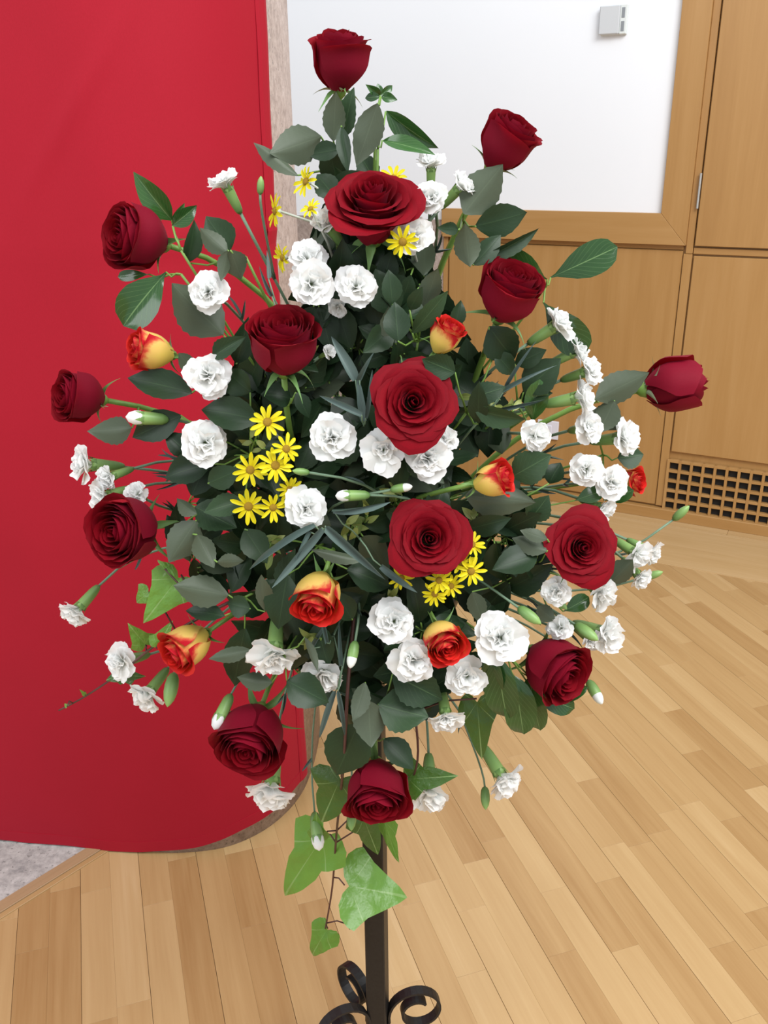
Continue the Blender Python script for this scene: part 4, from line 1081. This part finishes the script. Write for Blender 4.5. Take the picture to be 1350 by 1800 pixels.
# grey strap leaves of the carnations
def straps(label, ls):
    sprig('strap_leaf_sprig', label, ls, group='grey strap leaves of the carnations', mat=STEM_CARN, rad=0.0012)
straps('three long grey blue strap leaves spreading below the carnation left of centre', [
    (555, 925, 432, 1000, 13, 'c', 0, .02, 20), (566, 928, 478, 1032, 15, 'c', 0, .025, -10), (572, 925, 676, 1016, 17, 'c', 0, .025, 10), (545, 935, 520, 985, 8, 'c', 0, .02)])
straps('grey blue strap leaves between the two large roses in the centre', [
    (625, 668, 583, 590, 19, 'c', 0, -.01, 10), (632, 668, 656, 620, 9, 'c', 0, -.005), (636, 730, 560, 694, 12, 'c', 0, .006), (640, 740, 628, 660, 14, 'c', 0, -.01), (643, 735, 655, 650, 8, 'c', 0, -.005)])
straps('grey strap leaf curving over the top of the hanging bud in the centre', [
    (585, 896, 686, 886, 12, 'c', 0, .012, 40), (670, 995, 732, 1042, 13, 'c', 0, .006, 10)])
straps('thin strap leaves above the bottom centre carnation', [
    (575, 1130, 560, 1050, 8, 'c', 0, -.01), (548, 1140, 585, 1080, 8, 'c', 0, -.02), (600, 1170, 596, 1090, 8, 'c', 0, -.02)])
straps('thin strap leaves below the bottom centre carnation', [
    (590, 1215, 560, 1300, 11, 'c', 0, 0, 10), (594, 1215, 608, 1300, 9, 'c', 0, 0)])
straps('thin strap leaf beside the carnation bud stem at upper left', [(472, 490, 468, 440, 8, 'c', 0, 0), (478, 520, 455, 470, 7, 'c', 0, 0)])
straps('thin strap leaves along the stems of the right-hand cluster', [(880, 690, 980, 640, 8, 'c', 0, 0), (890, 680, 940, 600, 7, 'c', 0, 0), (870, 720, 960, 700, 8, 'c', 0, 0)])

# ------------------------------------------------------------------ ivy
def ivy_trail(label, path_px, leaves, rad=0.0022):
    P = [pt(x, y, d) for x, y, d in path_px]
    root = empty('ivy_trail', P[0], label, 'ivy', 'ivy trails in the arrangement')
    pts = [Vector(p) for p in catmull([tuple(p) for p in P], 5)]
    v, f = tube_data([p - P[0] for p in pts], [rad * (1 - 0.5 * i / len(pts)) for i in range(len(pts))], 6)
    link('stem', mesh('stem', v, f, STEM_RED), root)
    parts = []
    for l in leaves:
        B = add_leaf(root, l); hub = nearest(pts, B); dv = hub - B
        parts.append(tube_data([B - P[0], B + dv * .5 + Vector((0, 0, .006)) - P[0], hub - P[0]], 0.0011, 5))
    v, f = join(parts); link('petiole', mesh('petiole', v, f, STEM_RED), root)
ivy_trail('ivy trail hanging lowest in front of the black post', [(625, 1050, -.1), (612, 1200, -.03), (604, 1340, -.005), (592, 1460, 0), (584, 1560, .0), (572, 1632, .005)], [
    (572, 1465, 488, 1588, 104, 'i', 0, .012, 8), (606, 1556, 720, 1576, 138, 'i', 0, .016, -10), (576, 1632, 540, 1690, 60, 'i', 0, .01, 10), (600, 1365, 560, 1455, 96, 'I', 0, .006, 5), (636, 1430, 668, 1512, 60, 'I', 0, .012, 0), (676, 1440, 700, 1525, 34, 'i', 0, 0, 20), (560, 1475, 555, 1430, 40, 'i', 0, .0), (612, 1625, 617, 1638, 8, 'i', 0, .005)])
ivy_trail('ivy trail with a dark leaf hanging right of the lowest rose', [(690, 1080, -.1), (720, 1200, -.06), (735, 1320, -.03), (722, 1380, -.02)], [
    (712, 1370, 802, 1364, 62, 'I', 0, -.012, 0), (705, 1390, 722, 1432, 46, 'i', 0, -.012, 0), (838, 1228, 848, 1346, 70, 'I', 0, -.02, 0)])
ivy_trail('bright green ivy trail pointing down left across the red cloth', [(520, 1010, -.1), (400, 1060, -.04), (290, 1122, -.015), (215, 1180, -.01), (150, 1224, -.01), (103, 1249, -.01)], [
    (318, 1010, 250, 1098, 88, 'i', 0, -.01, 0), (290, 1000, 300, 990, 40, 'i', 0, -.012), (262, 1040, 236, 1062, 44, 'i', 0, -.016), (258, 1136, 226, 1098, 46, 'i', 0, -.004), (275, 1140, 300, 1095, 44, 'i', 0, -.006), (232, 1180, 182, 1196, 38, 'I', 0, -.008), (205, 1186, 255, 1190, 30, 'I', 0, -.012), (150, 1222, 140, 1212, 8, 'i'), (118, 1242, 112, 1236, 8, 'i')], 0.002)

# ------------------------------------------------------------------ leaves that fill the inside of the bouquet
YS = [300, 380, 460, 550, 650, 750, 850, 950, 1050, 1150, 1230, 1290]
XL = [585, 575, 540, 480, 405, 345, 305, 300, 345, 425, 550, 600]
XR = [640, 715, 770, 800, 860, 915, 965, 970, 955, 880, 775, 700]
FR = random.Random(77)
LAND = [(655, 368, 'upper middle rose'), (600, 470, 'upper middle carnations'), (497, 607, 'rose left of centre'), (783, 592, 'small red and yellow rose right of centre'), (893, 517, 'rose against the oak panel'),
        (725, 707, 'large central rose'), (366, 659, 'carnation beside the upper left two-tone rose'), (360, 777, 'carnation left of the daisies'), (470, 820, 'left daisy cluster'), (585, 769, 'round central carnation'), (720, 800, 'central carnation trio'),
        (866, 843, 'two-tone rose lying to the right'), (940, 720, 'right-hand carnation stems'), (537, 893, 'carnation right of the lower daisies'), (640, 900, 'half-open central bud'), (753, 948, 'rose below the centre'), (1000, 960, 'lower right rose'),
        (345, 940, 'grey leaves beside the left rose'), (450, 1020, 'pale oval leaf at lower left'), (560, 1046, 'hanging two-tone rose'), (692, 1092, 'carnation below the centre rose'), (830, 1040, 'right daisy cluster'), (880, 1122, 'largest lower right carnation'),
        (780, 1123, 'two-tone rose at lower right of centre'), (482, 1158, 'head-down carnation at lower left'), (566, 1191, 'bottom centre carnation'), (700, 1240, 'broad leaves above the lowest rose'), (425, 480, 'carnation near the upper left rose'), (760, 450, 'upper right rose stem'), (620, 640, 'central strap leaves')]
clusters = {}
n_f = 0
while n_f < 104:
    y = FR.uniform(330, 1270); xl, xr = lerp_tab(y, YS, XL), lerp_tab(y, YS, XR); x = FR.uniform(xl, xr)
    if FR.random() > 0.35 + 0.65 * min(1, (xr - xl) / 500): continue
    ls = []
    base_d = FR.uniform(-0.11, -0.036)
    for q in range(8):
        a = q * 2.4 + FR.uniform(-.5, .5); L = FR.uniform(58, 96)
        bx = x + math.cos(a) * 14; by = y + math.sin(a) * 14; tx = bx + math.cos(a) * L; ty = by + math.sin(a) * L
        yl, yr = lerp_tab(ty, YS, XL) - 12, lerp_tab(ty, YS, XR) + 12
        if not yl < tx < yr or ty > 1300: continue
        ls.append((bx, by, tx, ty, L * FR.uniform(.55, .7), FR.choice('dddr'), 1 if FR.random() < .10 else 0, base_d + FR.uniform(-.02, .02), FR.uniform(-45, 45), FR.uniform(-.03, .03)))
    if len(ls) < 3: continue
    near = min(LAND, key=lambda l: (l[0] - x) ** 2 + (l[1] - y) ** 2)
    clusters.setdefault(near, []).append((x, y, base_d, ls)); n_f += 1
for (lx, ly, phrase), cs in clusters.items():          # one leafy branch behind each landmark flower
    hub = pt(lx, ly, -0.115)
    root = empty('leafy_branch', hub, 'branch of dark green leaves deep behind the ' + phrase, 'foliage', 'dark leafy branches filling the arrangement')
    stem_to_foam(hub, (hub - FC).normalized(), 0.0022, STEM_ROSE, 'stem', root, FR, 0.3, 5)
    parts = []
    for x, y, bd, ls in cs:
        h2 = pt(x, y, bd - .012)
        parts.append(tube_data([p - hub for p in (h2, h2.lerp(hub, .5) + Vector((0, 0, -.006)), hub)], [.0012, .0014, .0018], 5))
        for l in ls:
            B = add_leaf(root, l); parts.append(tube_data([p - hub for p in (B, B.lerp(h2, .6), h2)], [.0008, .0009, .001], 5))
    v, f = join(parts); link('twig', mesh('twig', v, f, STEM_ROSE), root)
for x, y, ph_ in ((528, 612, 'right of the rose left of centre'), (838, 700, 'right of the large central rose'), (455, 775, 'behind the left daisy cluster'), (700, 880, 'above the rose below the centre'), (640, 905, 'below the half-open central bud'), (845, 905, 'under the two-tone rose lying to the right'), (560, 1130, 'below the hanging two-tone rose'), (470, 960, 'below the left daisy cluster'), (615, 935, 'between the long strap leaves'), (690, 1060, 'above the carnation below the centre rose'), (890, 720, 'left of the right-hand carnation stems')):
    ls = []
    for q in range(6):
        a = FR.uniform(0, 2 * PI); L = FR.uniform(20, 34); bx = x + FR.uniform(-16, 16); by = y + FR.uniform(-16, 16)
        ls.append((bx, by, bx + math.cos(a) * L, by + math.sin(a) * L, L * .45, 'v', 0, FR.uniform(-.045, -.02), FR.uniform(-40, 40)))
    sprig('variegated_sprig', 'small yellow green variegated sprig ' + ph_, ls, (x, y), -.01, 'variegated sprigs inside the arrangement')
